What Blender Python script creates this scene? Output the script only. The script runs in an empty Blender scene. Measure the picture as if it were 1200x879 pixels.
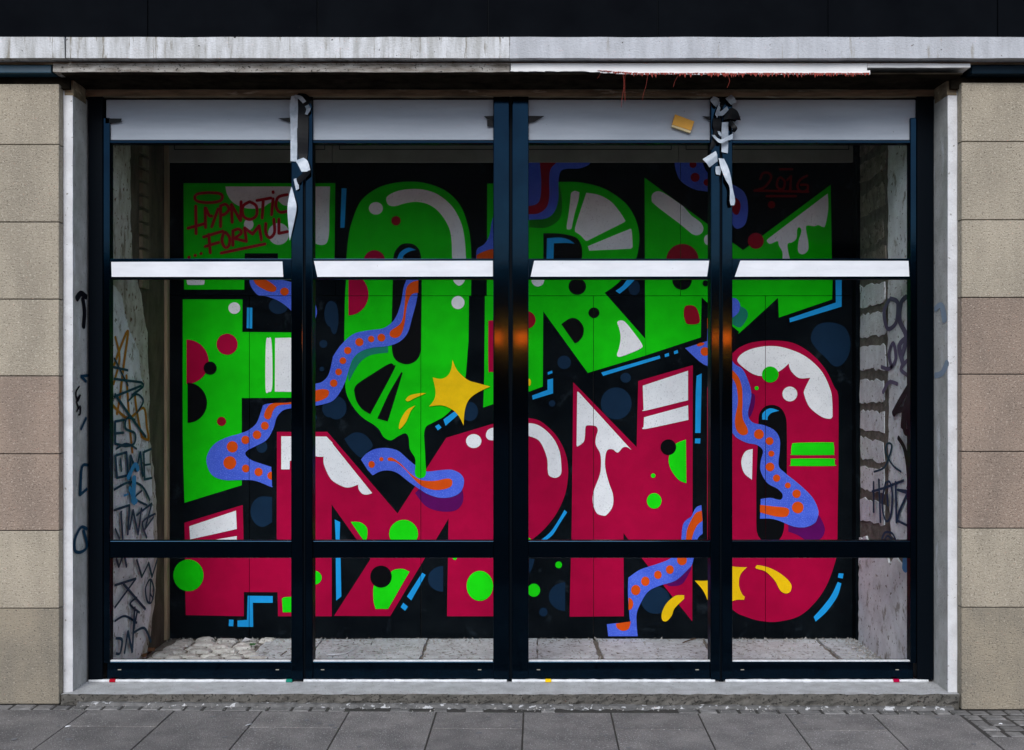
import bpy, bmesh, math, random
from mathutils import Vector, Matrix
R = math.radians
random.seed(7)
scene = bpy.context.scene
col = scene.collection

# ------------------------------------------------------------------ camera, sky, sun, exposure
F = 1416.0                       # focal length in photo pixels (1200 wide)
CX, CY, CD, CZ = 598.0, 449.0, 6.0, 1.6
cam_d = bpy.data.cameras.new('camera')
cam = bpy.data.objects.new('camera', cam_d); col.objects.link(cam)
cam.location = (0, -CD, CZ); cam.rotation_euler = (R(90), 0, 0)
cam_d.sensor_width = 36; cam_d.lens = F / 1200 * 36
cam_d.shift_x = (600 - CX) / 1200; cam_d.shift_y = (CY - 439.5) / 1200
cam_d.clip_start = 0.1; cam_d.clip_end = 2000
scene.camera = cam

world = bpy.data.worlds.new('World'); scene.world = world; world.use_nodes = True
wn = world.node_tree.nodes; wl = world.node_tree.links
bg = wn['Background']; sky = wn.new('ShaderNodeTexSky'); sky.sky_type = 'NISHITA'; sky.sun_disc = False
SUN_EL, SUN_AZ = 36, -10
sky.sun_elevation = R(SUN_EL); sky.sun_rotation = R(180 + SUN_AZ)
sky.air_density = 1.0; sky.dust_density = 0.6; sky.ozone_density = 1.6
hs = wn.new('ShaderNodeHueSaturation'); hs.inputs['Saturation'].default_value = 0.85
wl.new(sky.outputs[0], hs.inputs['Color']); wl.new(hs.outputs[0], bg.inputs[0]); bg.inputs[1].default_value = 0.085
sd = bpy.data.lights.new('sun', 'SUN'); sd.energy = 1.5; sd.angle = R(30); sd.color = (1, 0.98, 0.955)
sun = bpy.data.objects.new('sun', sd); col.objects.link(sun)
sun.rotation_euler = (R(90 - SUN_EL), 0, R(SUN_AZ)); sun.location = (0, -20, 20)
vs = scene.view_settings
vs.view_transform = 'Standard'; vs.look = 'None'; vs.exposure = 0.82; vs.gamma = 1; vs.use_curve_mapping = False
scene.cycles.transparent_max_bounces = 16

# ------------------------------------------------------------------ pixel helpers
def P(px, py, Y):                # photo pixel on the plane Y -> world point
    d = CD + Y
    return Vector(((px - CX) * d / F, Y, CZ - (py - CY) * d / F))
def PX(px, Y): return (px - CX) * (CD + Y) / F
def PZ(py, Y): return CZ - (py - CY) * (CD + Y) / F
def side(px, py, X):             # photo pixel on the plane X -> (Y, z)
    d = X * F / (px - CX)
    return (d - CD, CZ - (py - CY) * d / F)

# ------------------------------------------------------------------ materials
MATS = {}
def mat(name, c1, c2=None, scale=6.0, rough=0.7, bump=0.0, bscale=60.0, speck=None, sscale=220.0, sth=0.7,
        metal=0.0, rand=0.0, stretch=(1, 1, 1), c3=None, th3=0.6, scale3=2.0, detail=6, spec=0.5, coat=0.0, stretch3=(1,1,1), sw=0.04):
    m = bpy.data.materials.new(name); m.use_nodes = True
    n = m.node_tree.nodes; l = m.node_tree.links
    b = n['Principled BSDF']
    b.inputs['Roughness'].default_value = rough; b.inputs['Metallic'].default_value = metal
    b.inputs['Specular IOR Level'].default_value = spec
    b.inputs['Coat Weight'].default_value = coat; b.inputs['Coat Roughness'].default_value = 0.05
    g = n.new('ShaderNodeNewGeometry')
    def mapped(s):
        if s == (1, 1, 1): return g.outputs['Position']
        mp = n.new('ShaderNodeMapping'); mp.inputs['Scale'].default_value = s
        l.new(g.outputs['Position'], mp.inputs['Vector']); return mp.outputs[0]
    def noise(sc, st=(1, 1, 1), det=detail):
        t = n.new('ShaderNodeTexNoise'); t.inputs['Scale'].default_value = sc; t.inputs['Detail'].default_value = det
        t.inputs['Roughness'].default_value = 0.6
        l.new(mapped(st), t.inputs['Vector']); return t.outputs['Fac']
    def ramp(fac, lo, hi):
        r = n.new('ShaderNodeMapRange'); r.inputs['From Min'].default_value = lo; r.inputs['From Max'].default_value = hi
        l.new(fac, r.inputs['Value']); return r.outputs[0]
    def mix(fac, a, c):
        x = n.new('ShaderNodeMix'); x.data_type = 'RGBA'
        if isinstance(fac, float): x.inputs[0].default_value = fac
        else: l.new(fac, x.inputs[0])
        for i, v in ((6, a), (7, c)):
            if isinstance(v, tuple): x.inputs[i].default_value = (*v, 1)
            else: l.new(v, x.inputs[i])
        return x.outputs[2]
    cur = c1
    if c2: cur = mix(ramp(noise(scale, stretch), 0.36, 0.64), c1, c2)
    if c3: cur = mix(ramp(noise(scale3, stretch3), th3, th3 + 0.08), cur, c3)
    if speck: cur = mix(ramp(noise(sscale, det=2), sth, sth + sw), cur, speck)
    if rand:
        oi = n.new('ShaderNodeObjectInfo'); h = n.new('ShaderNodeHueSaturation')
        v = n.new('ShaderNodeMapRange'); v.inputs['To Min'].default_value = 1 - rand; v.inputs['To Max'].default_value = 1 + rand
        l.new(oi.outputs['Random'], v.inputs['Value']); l.new(v.outputs[0], h.inputs['Value'])
        if isinstance(cur, tuple): h.inputs['Color'].default_value = (*cur, 1)
        else: l.new(cur, h.inputs['Color'])
        cur = h.outputs[0]
    if isinstance(cur, tuple): b.inputs['Base Color'].default_value = (*cur, 1)
    else: l.new(cur, b.inputs['Base Color'])
    if bump:
        bp = n.new('ShaderNodeBump'); bp.inputs['Strength'].default_value = bump; bp.inputs['Distance'].default_value = 0.01
        l.new(noise(bscale), bp.inputs['Height']); l.new(bp.outputs[0], b.inputs['Normal'])
    MATS[name] = m
    return m

def paint(name, c, var=0.86, rough=0.5):
    return mat(name, c, tuple(v * var for v in c), scale=9, rough=rough, bump=0.05, bscale=180, speck=tuple(v * 0.75 for v in c), sscale=160, sth=0.66, spec=.05)

mat('stone_grey', (.45, .39, .30), (.34, .295, .228), 4, .9, .9, 130, speck=(.17, .145, .105), sscale=120, sth=.60, sw=.06, rand=.06, c3=(.54, .48, .385), th3=.565, scale3=85, stretch=(1.3, 1, .45))
mat('stone_pink', (.355, .268, .208), (.265, .205, .162), 4, .9, .9, 130, speck=(.135, .10, .075), sscale=120, sth=.60, sw=.06, rand=.06, c3=(.46, .37, .30), th3=.565, scale3=85, stretch=(1.3, 1, .45))
mat('stone_grimy', (.34, .29, .215), (.20, .18, .145), 2.2, .9, .9, 130, speck=(.11, .095, .075), sscale=120, sth=.60, sw=.06, rand=.05, c3=(.40, .35, .275), th3=.575, scale3=85, stretch=(1.2, 1, .7))
mat('mortar', (.10, .09, .08), (.06, .055, .05), 30, .95, .4, 200)
mat('fascia', (.0034, .004, .0054), (.005, .006, .0078), 3, .5, .03, 30, spec=0., speck=(.02, .02, .02), sscale=50, sth=.74)
mat('ledge', (.68, .69, .71), (.42, .42, .41), 15, .85, .5, 120, speck=(.04, .035, .03), sscale=34, sth=.70, stretch=(1.5, 1, .25), c3=(.25, .23, .19), th3=.575, scale3=23, stretch3=(1.9, 1, .2))
mat('ledge_clean', (.54, .555, .59), (.42, .43, .455), 12, .85, .5, 120, speck=(.05, .04, .03), sscale=34, sth=.70, stretch=(1.5, 1, .3), c3=(.33, .315, .29), th3=.62, scale3=18, stretch3=(1.8, 1, .2))
mat('trim_weathered', (.42, .40, .37), (.17, .145, .12), 20, .85, .4, 120, speck=(.03, .025, .02), sscale=90, sth=.62, stretch=(.5, 1, 2.2))
mat('trim_white', (.86, .86, .86), (.78, .78, .78), 8, .6, .1, 80, speck=(.12, .08, .07), sscale=40, sth=.73)
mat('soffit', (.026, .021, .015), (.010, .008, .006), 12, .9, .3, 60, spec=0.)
mat('lintel', (.30, .235, .155), (.14, .11, .075), 14, .9, .4, 60, stretch=(.35, 1, 2.5), c3=(.45, .40, .31), th3=.60, scale3=10, stretch3=(.5, 1, 3), spec=.1)
mat('blue_metal', (.018, .075, .125), (.013, .055, .09), 8, .35, .03, 40)
mat('navy_metal', (.004, .014, .025), (.003, .010, .018), 8, .4, .03, 40, spec=.06)
mat('red_fringe', (.30, .035, .02), (.17, .02, .012), 60, .8)
mat('frame', (.0024, .0145, .030), (.0018, .011, .024), 7, .09, .012, 14, metal=1.0, coat=.11)
mat('frame_black', (.0022, .004, .0065), None, 5, .4, spec=.03)
mat('white_board', (.40, .45, .52), (.33, .375, .44), 5, .45, .12, 30, stretch=(.35, 1, 2.5), spec=.4, speck=(.2, .2, .21), sscale=40, sth=.74)
mat('white_strip', (.76, .78, .82), (.67, .69, .73), 5, .5, .12, 30, stretch=(1, 1, 4), speck=(.45, .45, .46), sscale=60, sth=.735)
mat('jamb_white', (.68, .69, .71), (.56, .565, .58), 12, .75, .3, 90, speck=(.26, .25, .23), sscale=50, sth=.69)
mat('jamb_grey', (.50, .495, .48), (.36, .355, .335), 8, .85, .4, 70, speck=(.16, .15, .14), sscale=70, sth=.67, c3=(.62, .63, .65), th3=.58, scale3=6, stretch3=(1, 1, .35))
mat('concrete_sill', (.52, .525, .53), (.40, .40, .40), 14, .9, .8, 110, speck=(.13, .12, .11), sscale=75, sth=.66)
mat('concrete_edge', (.135, .125, .11), (.085, .08, .07), 25, .95, .8, 110, speck=(.03, .028, .025), sscale=70, sth=.58)
mat('caulk', (.74, .76, .78), (.55, .57, .58), 30, .5, .3, 70, speck=(.15, .14, .13), sscale=90, sth=.70)
mat('slab', (.245, .228, .217), (.150, .141, .137), 5, .85, .9, 160, speck=(.48, .465, .45), sscale=140, sth=.61, sw=.06, rand=.16, c3=(.105, .098, .094), th3=.59, scale3=120)
mat('sett', (.23, .22, .212), (.125, .12, .116), 20, .75, .6, 150, speck=(.38, .37, .36), sscale=170, sth=.66, rand=.28)
mat('joint_dirt', (.032, .029, .026), (.05, .046, .04), 40, .95, .5, 200)
mat('asphalt', (.032, .032, .034), (.026, .026, .028), 20, .9, .3, 300)
mat('plaster_white', (.77, .80, .84), (.60, .61, .64), 8, .85, .9, 50, speck=(.15, .135, .12), sscale=38, sth=.65, c3=(.33, .32, .305), th3=.575, scale3=9)
mat('plaster_old', (.56, .545, .50), (.38, .355, .30), 10, .9, .9, 50, speck=(.13, .07, .04), sscale=30, sth=.62, c3=(.22, .19, .145), th3=.565, scale3=13, stretch3=(1, 1, .35))
mat('wall_dark', (.105, .082, .055), (.045, .034, .022), 9, .95, .9, 40, stretch=(1, 1, .5))
mat('wall_mortar', (.17, .155, .132), (.085, .075, .062), 16, .95, .9, 60)
mat('brick_white', (.77, .80, .84), (.60, .61, .64), 12, .85, .9, 60, speck=(.15, .13, .11), sscale=36, sth=.645, rand=.08)
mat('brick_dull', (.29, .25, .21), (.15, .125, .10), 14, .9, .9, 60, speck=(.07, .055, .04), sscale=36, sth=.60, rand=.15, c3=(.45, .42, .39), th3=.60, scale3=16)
mat('brick_brown', (.19, .15, .095), (.12, .095, .06), 14, .9, .4, 80, rand=.15)
mat('batten', (.36, .27, .17), (.26, .19, .12), 20, .8, .2, 60, stretch=(3, 3, .3))
mat('board_black', (.0032, .0048, .0068), (.006, .0085, .011), 5, .7, .05, 90, speck=(.07, .075, .08), sscale=95, sth=.74, spec=0., c3=(.014, .020, .026), th3=.60, scale3=7)
mat('header_grey', (.30, .285, .235), (.24, .225, .19), 5, .8, .1, 50)
mat('ceiling', (.25, .25, .24), (.2, .2, .19), 5, .9, .1, 50)
mat('flag', (.72, .765, .80), (.54, .565, .585), 13, .9, 1., 45, speck=(.14, .13, .12), sscale=42, sth=.62, rand=.05, c3=(.30, .295, .29), th3=.585, scale3=22)
mat('cobble', (.66, .64, .61), (.45, .43, .40), 24, .9, .6, 90, speck=(.13, .12, .10), sscale=70, sth=.66, rand=.18)
mat('floor_dirt', (.25, .225, .195), (.13, .115, .095), 22, .95, .6, 90)
mat('tape_silver', (.46, .52, .60), (.30, .36, .43), 22, .32, .3, 60, spec=.5)
mat('tape_black', (.004, .005, .007), None, 5, .35, spec=.12)
mat('sticker_yellow', (.80, .38, .02), (.72, .33, .015), 10, .5)
mat('sticker_edge', (.75, .60, .32), None, 10, .6)
mat('facade_far', (.20, .185, .165), (.16, .15, .135), 2, .9)
mat('facade_glass', (.02, .022, .025), None, 2, .15)
mat('roof_far', (.06, .05, .045), None, 2, .9)
# paint colours
PC = {'G': (.006, .64, .004), 'R': (.43, .001, .047), 'W': (.80, .81, .84), 'B': (.085, .16, .80), 'O': (.72, .085, .006),
      'K': (.0025, .003, .0045), 'Y': (.96, .60, .006), 'C': (.015, .36, .84), 'N': (.006, .024, .058), 'P': (.105, .003, .11),
      'T': (.012, .22, .155), 'D': (.30, .004, .02), 'E': (.006, .22, .006), 'V': (.15, .003, .007), 'L': (.003, .0035, .005)}
PM = {k: paint('paint_' + k, v, rough=.55) for k, v in PC.items()}
PM['W'] = mat('paint_W2', (.88, .90, .94), (.80, .82, .86), 9, .55, .05, 120, spec=.05, speck=(.55, .56, .60), sscale=140, sth=.63)
PM['B'] = mat('paint_B2', (.075, .145, .76), (.055, .11, .66), 9, .55, .05, 120, spec=.05, speck=(.16, .25, .86), sscale=170, sth=.58)
PM['G2'] = mat('paint_G2', (.010, .76, .006), (.009, .68, .005), 9, .55, .05, 120, spec=.05)
TAGM = {'navy': paint('tag_navy', (.012, .05, .095)), 'ochre': paint('tag_ochre', (.42, .17, .015)), 'cyan': paint('tag_cyan', (.05, .30, .62)),
        'black': paint('tag_black', (.008, .008, .012)), 'mauve': paint('tag_mauve', (.13, .11, .19)), 'red': paint('tag_red', (.40, .006, .02)),
        'pale': paint('tag_pale', (.30, .37, .47))}

gl = bpy.data.materials.new('glass'); gl.use_nodes = True
n = gl.node_tree.nodes; l = gl.node_tree.links; n.remove(n['Principled BSDF'])
tr = n.new('ShaderNodeBsdfTransparent'); tr.inputs[0].default_value = (.985, .99, .988, 1)
gs = n.new('ShaderNodeBsdfGlossy'); gs.inputs['Roughness'].default_value = .02
fr = n.new('ShaderNodeFresnel'); fr.inputs['IOR'].default_value = 1.05
mx = n.new('ShaderNodeMixShader'); l.new(fr.outputs[0], mx.inputs[0]); l.new(tr.outputs[0], mx.inputs[1]); l.new(gs.outputs[0], mx.inputs[2])
l.new(mx.outputs[0], n['Material Output'].inputs[0]); MATS['glass'] = gl

# ------------------------------------------------------------------ object helpers
def link(name, me, m, parent=None, kind=None):
    o = bpy.data.objects.new(name, me); col.objects.link(o)
    if m is not None and not me.materials: me.materials.append(MATS[m] if isinstance(m, str) else m)
    if parent is not None:
        o.parent = parent; o.matrix_parent_inverse = parent.matrix_world.inverted() if parent.type != 'EMPTY' else Matrix.Translation(-parent.location)
    if kind: o['kind'] = kind
    return o
def tag(o, label, cat, group=None):
    o['label'] = label; o['category'] = cat; o['kind'] = 'thing'
    if group: o['group'] = group
    return o
def empty(name, loc, label, cat, group=None):
    o = bpy.data.objects.new(name, None); col.objects.link(o); o.location = loc; o.empty_display_size = .1
    return tag(o, label, cat, group)
def bm_mesh(bm, name='m', smooth=False):
    bmesh.ops.recalc_face_normals(bm, faces=bm.faces)
    me = bpy.data.meshes.new(name); bm.to_mesh(me); bm.free()
    if smooth:
        for p in me.polygons: p.use_smooth = True
    return me
def bm_box(bm, x0, x1, y0, y1, z0, z1):
    v = [bm.verts.new((x, y, z)) for x in (x0, x1) for y in (y0, y1) for z in (z0, z1)]
    for f in ((0, 1, 3, 2), (4, 6, 7, 5), (0, 4, 5, 1), (2, 3, 7, 6), (0, 2, 6, 4), (1, 5, 7, 3)):
        bm.faces.new([v[i] for i in f])
    return v
def box(name, x0, x1, y0, y1, z0, z1, m, parent=None, bevel=0.0, seg=1, kind=None):
    bm = bmesh.new(); bm_box(bm, min(x0, x1), max(x0, x1), min(y0, y1), max(y0, y1), min(z0, z1), max(z0, z1))
    if bevel: bmesh.ops.bevel(bm, geom=bm.edges[:], offset=bevel, segments=seg, affect='EDGES', profile=.5)
    return link(name, bm_mesh(bm), m, parent, kind)
def rough_box(name, x0, x1, y0, y1, z0, z1, m, parent=None, cut=0.06, amp=0.003, bevel=0.005):
    """box with jittered, slightly worn faces"""
    bm = bmesh.new(); bm_box(bm, x0, x1, y0, y1, z0, z1)
    for ax, lo, hi in ((0, x0, x1), (1, y0, y1), (2, z0, z1)):
        k = max(1, int((hi - lo) / cut))
        for i in range(1, k):
            no = [0, 0, 0]; no[ax] = 1; co = [0, 0, 0]; co[ax] = lo + (hi - lo) * i / k
            bmesh.ops.bisect_plane(bm, geom=bm.verts[:] + bm.edges[:] + bm.faces[:], plane_co=co, plane_no=no)
    for v in bm.verts: v.co += Vector([random.uniform(-amp, amp) for _ in range(3)])
    return link(name, bm_mesh(bm), m, parent)

# curves -----------------------------------------------------------
def catmull(pts, n=7):
    out = []
    for i in range(len(pts) - 1):
        p0 = pts[i - 1] if i else pts[i]; p1 = pts[i]; p2 = pts[i + 1]; p3 = pts[i + 2] if i + 2 < len(pts) else p2
        for k in range(n):
            t = k / n; t2 = t * t; t3 = t2 * t
            out.append(tuple(.5 * (2 * p1[a] + (p2[a] - p0[a]) * t + (2 * p0[a] - 5 * p1[a] + 4 * p2[a] - p3[a]) * t2 +
                                   (3 * p1[a] - p0[a] - 3 * p2[a] + p3[a]) * t3) for a in (0, 1)))
    return out
TX = {'1': 190, '2': 390, '3': 600, '4': 810}; TY = {'a': 160, 'b': 310, 'c': 460, 'd': 610}
def tile(t, u, v):
    if t == 'p': return (u, v)
    return (TX[t[1]] + u / 5.86, TY[t[0]] + v / 5.86)
def parse(s, t='p'):
    """'u,v' is a corner, '~u,v' a smooth point, '@b2' switches the survey tile"""
    pts = []
    for w in s.split():
        if w[0] == '@': t = w[1:]; continue
        sm = w[0] == '~'; u, v = (w[1:] if sm else w).split(',')
        pts.append((*tile(t, float(u), float(v)), sm))
    return pts
def outline(pts):
    xy = [(p[0], p[1]) for p in pts]; cor = [i for i, p in enumerate(pts) if not p[2]]; N = len(pts)
    if not cor:
        ext = xy[-1:] + xy + xy[:2]; full = catmull(ext)
        return full[7:7 + 7 * N]
    out = []; 
    for a, i in enumerate(cor):
        j = cor[(a + 1) % len(cor)]
        run = [i]; k = i
        while True:
            k = (k + 1) % N; run.append(k)
            if k == j: break
        seg = [xy[q] for q in run]
        out += [seg[0]] if len(seg) == 2 else catmull(seg)
    return out
def path(pts):
    """open stroke path"""
    out = []; run = [pts[0]]
    for p in pts[1:]:
        run.append(p)
        if not p[2]:
            out += [(run[0][0], run[0][1])] if len(run) == 2 else catmull([(q[0], q[1]) for q in run], 5)
            run = [p]
    if len(run) > 1: out += catmull([(q[0], q[1]) for q in run], 5)
    out.append((pts[-1][0], pts[-1][1]))
    return out
def stroke_bm(bm, pts, w, to3d, asp=1.0, k=0):
    """flat brush stroke with round ends through 2-D metric points"""
    q = [Vector(p) for p in pts]
    q = [q[0]] + [b for a, b in zip(q, q[1:]) if (b - a).length > 1e-5]
    for i in range(1, len(q) - 1):
        if (q[i] - q[i - 1]).angle(q[i + 1] - q[i]) > .75:
            stroke_bm(bm, q[:i + 1], w, to3d, asp, k); stroke_bm(bm, q[i:], w, to3d, asp, k + 1); return
    if len(q) < 2: q.append(q[0] + Vector((w * .1, 0)))
    L, Rr = [], []
    for i, p in enumerate(q):
        d = ((q[i] - q[i - 1]).normalized() if i else Vector((0, 0))) + ((q[i + 1] - q[i]).normalized() if i + 1 < len(q) else Vector((0, 0)))
        if d.length < 1e-6: d = Vector((1, 0))
        d.normalize(); nn = Vector((-d.y * asp, d.x)) * w * .5
        if i == 0:
            for a in (-70, -35): 
                L.append(p - d * w * .5 * math.sin(-R(a)) + nn * math.cos(R(a))); Rr.append(p - d * w * .5 * math.sin(-R(a)) - nn * math.cos(R(a)))
        L.append(p + nn); Rr.append(p - nn)
        if i == len(q) - 1:
            for a in (35, 70):
                L.append(p + d * w * .5 * math.sin(R(a)) + nn * math.cos(R(a))); Rr.append(p + d * w * .5 * math.sin(R(a)) - nn * math.cos(R(a)))
    lv = [bm.verts.new(to3d(p.x, p.y, k)) for p in L]; rv = [bm.verts.new(to3d(p.x, p.y, k)) for p in Rr]
    for i in range(len(lv) - 1):
        try: bm.faces.new((lv[i], lv[i + 1], rv[i + 1], rv[i]))
        except ValueError: pass
def ragged(pts, step=.03, amp=.006):
    out = []
    for i, a in enumerate(pts):
        b = pts[(i + 1) % len(pts)]; d = math.hypot(b[0] - a[0], b[1] - a[1]); k = max(1, int(d / step))
        for j in range(k):
            t = j / k
            out.append((a[0] + (b[0] - a[0]) * t + random.uniform(-amp, amp), a[1] + (b[1] - a[1]) * t + random.uniform(-amp, amp)))
    return out
def prism(name, pts2, to3d, d0, d1, m, parent=None):
    """extrude a 2-D outline between depths d0 and d1; to3d(a, b, d)"""
    bm = bmesh.new()
    A = [bm.verts.new(to3d(a, b, d0)) for a, b in pts2]; B = [bm.verts.new(to3d(a, b, d1)) for a, b in pts2]
    bm.faces.new(A); bm.faces.new(B[::-1])
    for i in range(len(A)):
        j = (i + 1) % len(A); bm.faces.new((A[i], B[i], B[j], A[j]))
    bm.normal_update(); bmesh.ops.triangulate(bm, faces=[f for f in bm.faces if len(f.verts) > 4])
    return link(name, bm_mesh(bm), m, parent)

# ------------------------------------------------------------------ ground
def gz(x): return -0.0095 - 0.0056 * x           # the pavement falls gently to the right
bm = bmesh.new(); S = 600
v = [bm.verts.new(p) for p in ((-S, -S, -.06), (S, -S, -.06), (S, S, -.06), (-S, S, -.06))]; bm.faces.new(v)
link('ground', bm_mesh(bm), 'asphalt', None, 'structure')
bm = bmesh.new()
v = [bm.verts.new((x, y, gz(x) - .0042)) for x, y in ((-9, -3.2), (9, -3.2), (9, .3), (-9, .3))]
w = [bm.verts.new((x, y, -.08)) for x, y in ((-9, -3.2), (9, -3.2), (9, .3), (-9, .3))]
bm.faces.new(v)
for i in range(4): bm.faces.new((v[i], w[i], w[(i + 1) % 4], v[(i + 1) % 4]))
pave = link('pavement', bm_mesh(bm), 'joint_dirt', None, 'structure')

SH = math.tan(R(1.3))                             # slab joints lean slightly
PITCH, SLAB_L, ROW0 = .4265, .645, -.088
def slab(name, x0, x1, y0, y1, m, parent, t=.05, dz=0., bev=.0012, shear=True):
    bm = bmesh.new(); bm_box(bm, x0, x1, y0, y1, -t, 0)
    bmesh.ops.bevel(bm, geom=[e for e in bm.edges if all(q.co.z > -.001 for q in e.verts)], offset=bev, segments=1, affect='EDGES')
    tx, ty = random.uniform(-.0022, .0022), random.uniform(-.0022, .0022); mx_, my_ = (x0 + x1) / 2, (y0 + y1) / 2
    for q in bm.verts:
        q.co.z += gz(q.co.x) + dz + (q.co.x - mx_) * tx + (q.co.y - my_) * ty
        if shear: q.co.x += -(q.co.y - ROW0) * -SH
    return link(name, bm_mesh(bm), m, parent)
x00 = PX(511.5, -.085)
for c in range(-8, 9):
    xa = x00 + c * PITCH; xb = xa + PITCH
    if xa > 2.0: ycut = -.46                       # a patch of setts takes the slabs' place at the right pier
    else: ycut = ROW0
    ys = [ROW0]
    first = .285 if c % 2 == 0 else SLAB_L
    y = ROW0 - first
    while y > -3.1: ys.append(y); y -= SLAB_L
    ys.append(-3.15)
    for a, b in zip(ys, ys[1:]):
        a = min(a, ycut)
        if a - b < .05: continue
        slab('paving_slab', xa + .004, xb - .004, b + .006, a - .006, 'slab', pave, dz=random.uniform(-.0008, .0012))
# setts along the wall foot
x = -3.9
while x < 3.9:
    w_ = random.uniform(.075, .12)
    back = -.012 if abs(x) < 2.3 else -.004
    if -.9 < x < .75 and random.random() < .8: x += w_; continue      # here mortar has swallowed them
    slab('sett', x + .005, x + w_ - .005, ROW0 + .008 + random.uniform(-.004, .004), back, 'sett', pave, t=.05, dz=random.uniform(-.0015, .002), bev=.006, shear=False)
    x += w_
yy = ROW0 - .004
while yy > -.40:
    h_ = random.uniform(.075, .10); x = 2.202 + random.uniform(0, .012)
    while x < 4.0:
        w_ = random.uniform(.08, .13)
        slab('sett', x + .006, x + w_ - .006, (yy - h_ if yy - h_ > -.39 else -.455) + .006, yy - .006, 'sett', pave, t=.05, dz=random.uniform(-.0015, .003), bev=.008, shear=False)
        x += w_
    yy -= h_
# mortar smear between sill and setts
bm = bmesh.new(); prev = None; x = -2.15
while x < 2.2:
    yf = -.010 - random.uniform(.0, .010) - (.035 * random.random() if -.9 < x < .7 else 0); zt = gz(x) + .002
    r = [bm.verts.new((x, .03, zt + .012)), bm.verts.new((x, -.004, zt + .009 + random.uniform(-.003, .003))), bm.verts.new((x, yf, zt - .004))]
    if prev:
        for i in (0, 1): bm.faces.new((prev[i], r[i], r[i + 1], prev[i + 1]))
    prev = r; x += .025
mat('smear', (.17, .165, .16), (.09, .088, .085), 18, .95, .6, 90, speck=(.5, .5, .5), sscale=28, sth=.60)
link('mortar_smear', bm_mesh(bm), 'smear', pave)

# ------------------------------------------------------------------ the building
bld = empty('shop_building', (0, .2, 0), 'stone-clad shop building with dark fascia and weathered pale ledge', 'building')
YF = 0.0
joints = [-640, -441, -242, -26, 173.3, 372, 572, 771, 970, 1169, 1368, 1567, 1766]
for a, b in zip(joints, joints[1:]):
    box('fascia_panel', PX(a, YF) + .003, PX(b, YF) - .003, YF, .3, 3.286, 4.3, 'fascia', bld, .002)
box('fascia_backing', PX(-640, 0), PX(1766, 0), .012, .29, 3.28, 4.28, 'frame_black', bld)
box('upper_wall', -5.2, 5.2, .32, 1.7, 3.2, 4.32, 'mortar', bld)
# ledge: two stones, joint at the left pier
rough_box('ledge_stone', -5.2, PX(75.5, -.12), -.12, .3, 3.182, 3.284, 'ledge', bld, .11, .0015)
rough_box('ledge_stone', PX(77.5, -.12), PX(597, -.12), -.12, .3, 3.182, 3.2835, 'ledge', bld, .11, .0015)
rough_box('ledge_stone', PX(597.6, -.12), 5.2, -.12, .3, 3.182, 3.2842, 'ledge_clean', bld, .11, .0015)
# bed under the ledge, brown in the groove
box('ledge_bed', -5.2, 5.2, -.045, .3, 3.1705, 3.181, 'lintel', bld)
# canopy trim
YT = -.07
rough_box('canopy_trim', PX(62, YT), PX(597.5, YT), YT, .2, 3.127, 3.1685, 'trim_weathered', bld, .05, .0015)
box('canopy_lip', PX(80, YT), PX(1100, YT), YT + .012, .2, 3.1690, 3.1745, 'ledge', bld, .001)
box('canopy_trim', PX(598.5, YT), PX(1016, YT), YT - .004, .2, 3.1315, 3.1688, 'trim_white', bld, .002)
rough_box('canopy_trim', PX(1016.5, YT), PX(1137, YT), YT - .003, .2, 3.148, 3.1675, 'trim_white', bld, .05, .001)
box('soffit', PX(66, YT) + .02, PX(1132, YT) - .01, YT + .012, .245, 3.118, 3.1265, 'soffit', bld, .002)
# torn red edge under the white trim
bm = bmesh.new(); x = PX(700, YT)
while x < PX(1017, YT):
    w_ = random.uniform(.006, .022); f = min(1, (x - .4) / .25); h_ = random.uniform(.006, .020) * (.3 + .9 * f)
    y0 = YT - .0075; z1 = 3.1335 - .0145 * max(0, min(1, (x - .40) / .22)) - .003 * random.random() + .003
    a = [bm.verts.new(q) for q in ((x, y0, z1), (x + w_, y0, z1), (x + w_ * random.uniform(.2, .8), y0 - .004 * random.random(), z1 - h_))]
    b = [bm.verts.new(q.co + Vector((0, .004, 0))) for q in a]
    bm.faces.new(a); bm.faces.new(b[::-1])
    for i in range(3): bm.faces.new((a[i], b[i], b[(i + 1) % 3], a[(i + 1) % 3]))
    x += w_ * random.uniform(.5, 1.15)
link('torn_red_edge', bm_mesh(bm), 'red_fringe', bld)
bm = bmesh.new(); x = PX(598, YT)
while x < PX(1017, YT):                                # ragged white paper below the trim
    w_ = random.uniform(.01, .03); f = max(0, min(1, (x - .35) / .22)); h_ = .0025 + random.uniform(.0, .0035) + .0145 * f
    bm_box(bm, x, x + w_, YT - .0035, YT + .002, 3.1335 - h_, 3.134); x += w_
link('torn_paper', bm_mesh(bm), 'trim_white', bld)
def wire(bm, pts, r=.0011):
    prev = None
    for p in pts:
        ring = [bm.verts.new(p + Vector((r * math.cos(a), r * math.sin(a), 0))) for a in (0, 2.1, 4.2)]
        if prev:
            for i in range(3): bm.faces.new((prev[i], prev[(i + 1) % 3], ring[(i + 1) % 3], ring[i]))
        prev = ring
for pts in ('730,86 ~731,100 ~729,115 728,126', '759,88 ~757,100 ~754,110 752.5,118', '733,86 ~732,95 732.5,119', '704,85 ~702,89 700,92', '795,88 ~791,95 789,102', '853,89 ~855,95 852,103'):
    bm = bmesh.new(); wire(bm, [P(a, b, YT - .004 + .0002 * i) for i, (a, b) in enumerate(path(parse(pts)))]); link('red_strand', bm_mesh(bm), 'red_fringe', bld)
box('blue_band', -5.2, PX(60, -.055), -.055, .1, 3.126, 3.1655, 'blue_metal', bld, .004, 2)
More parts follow.
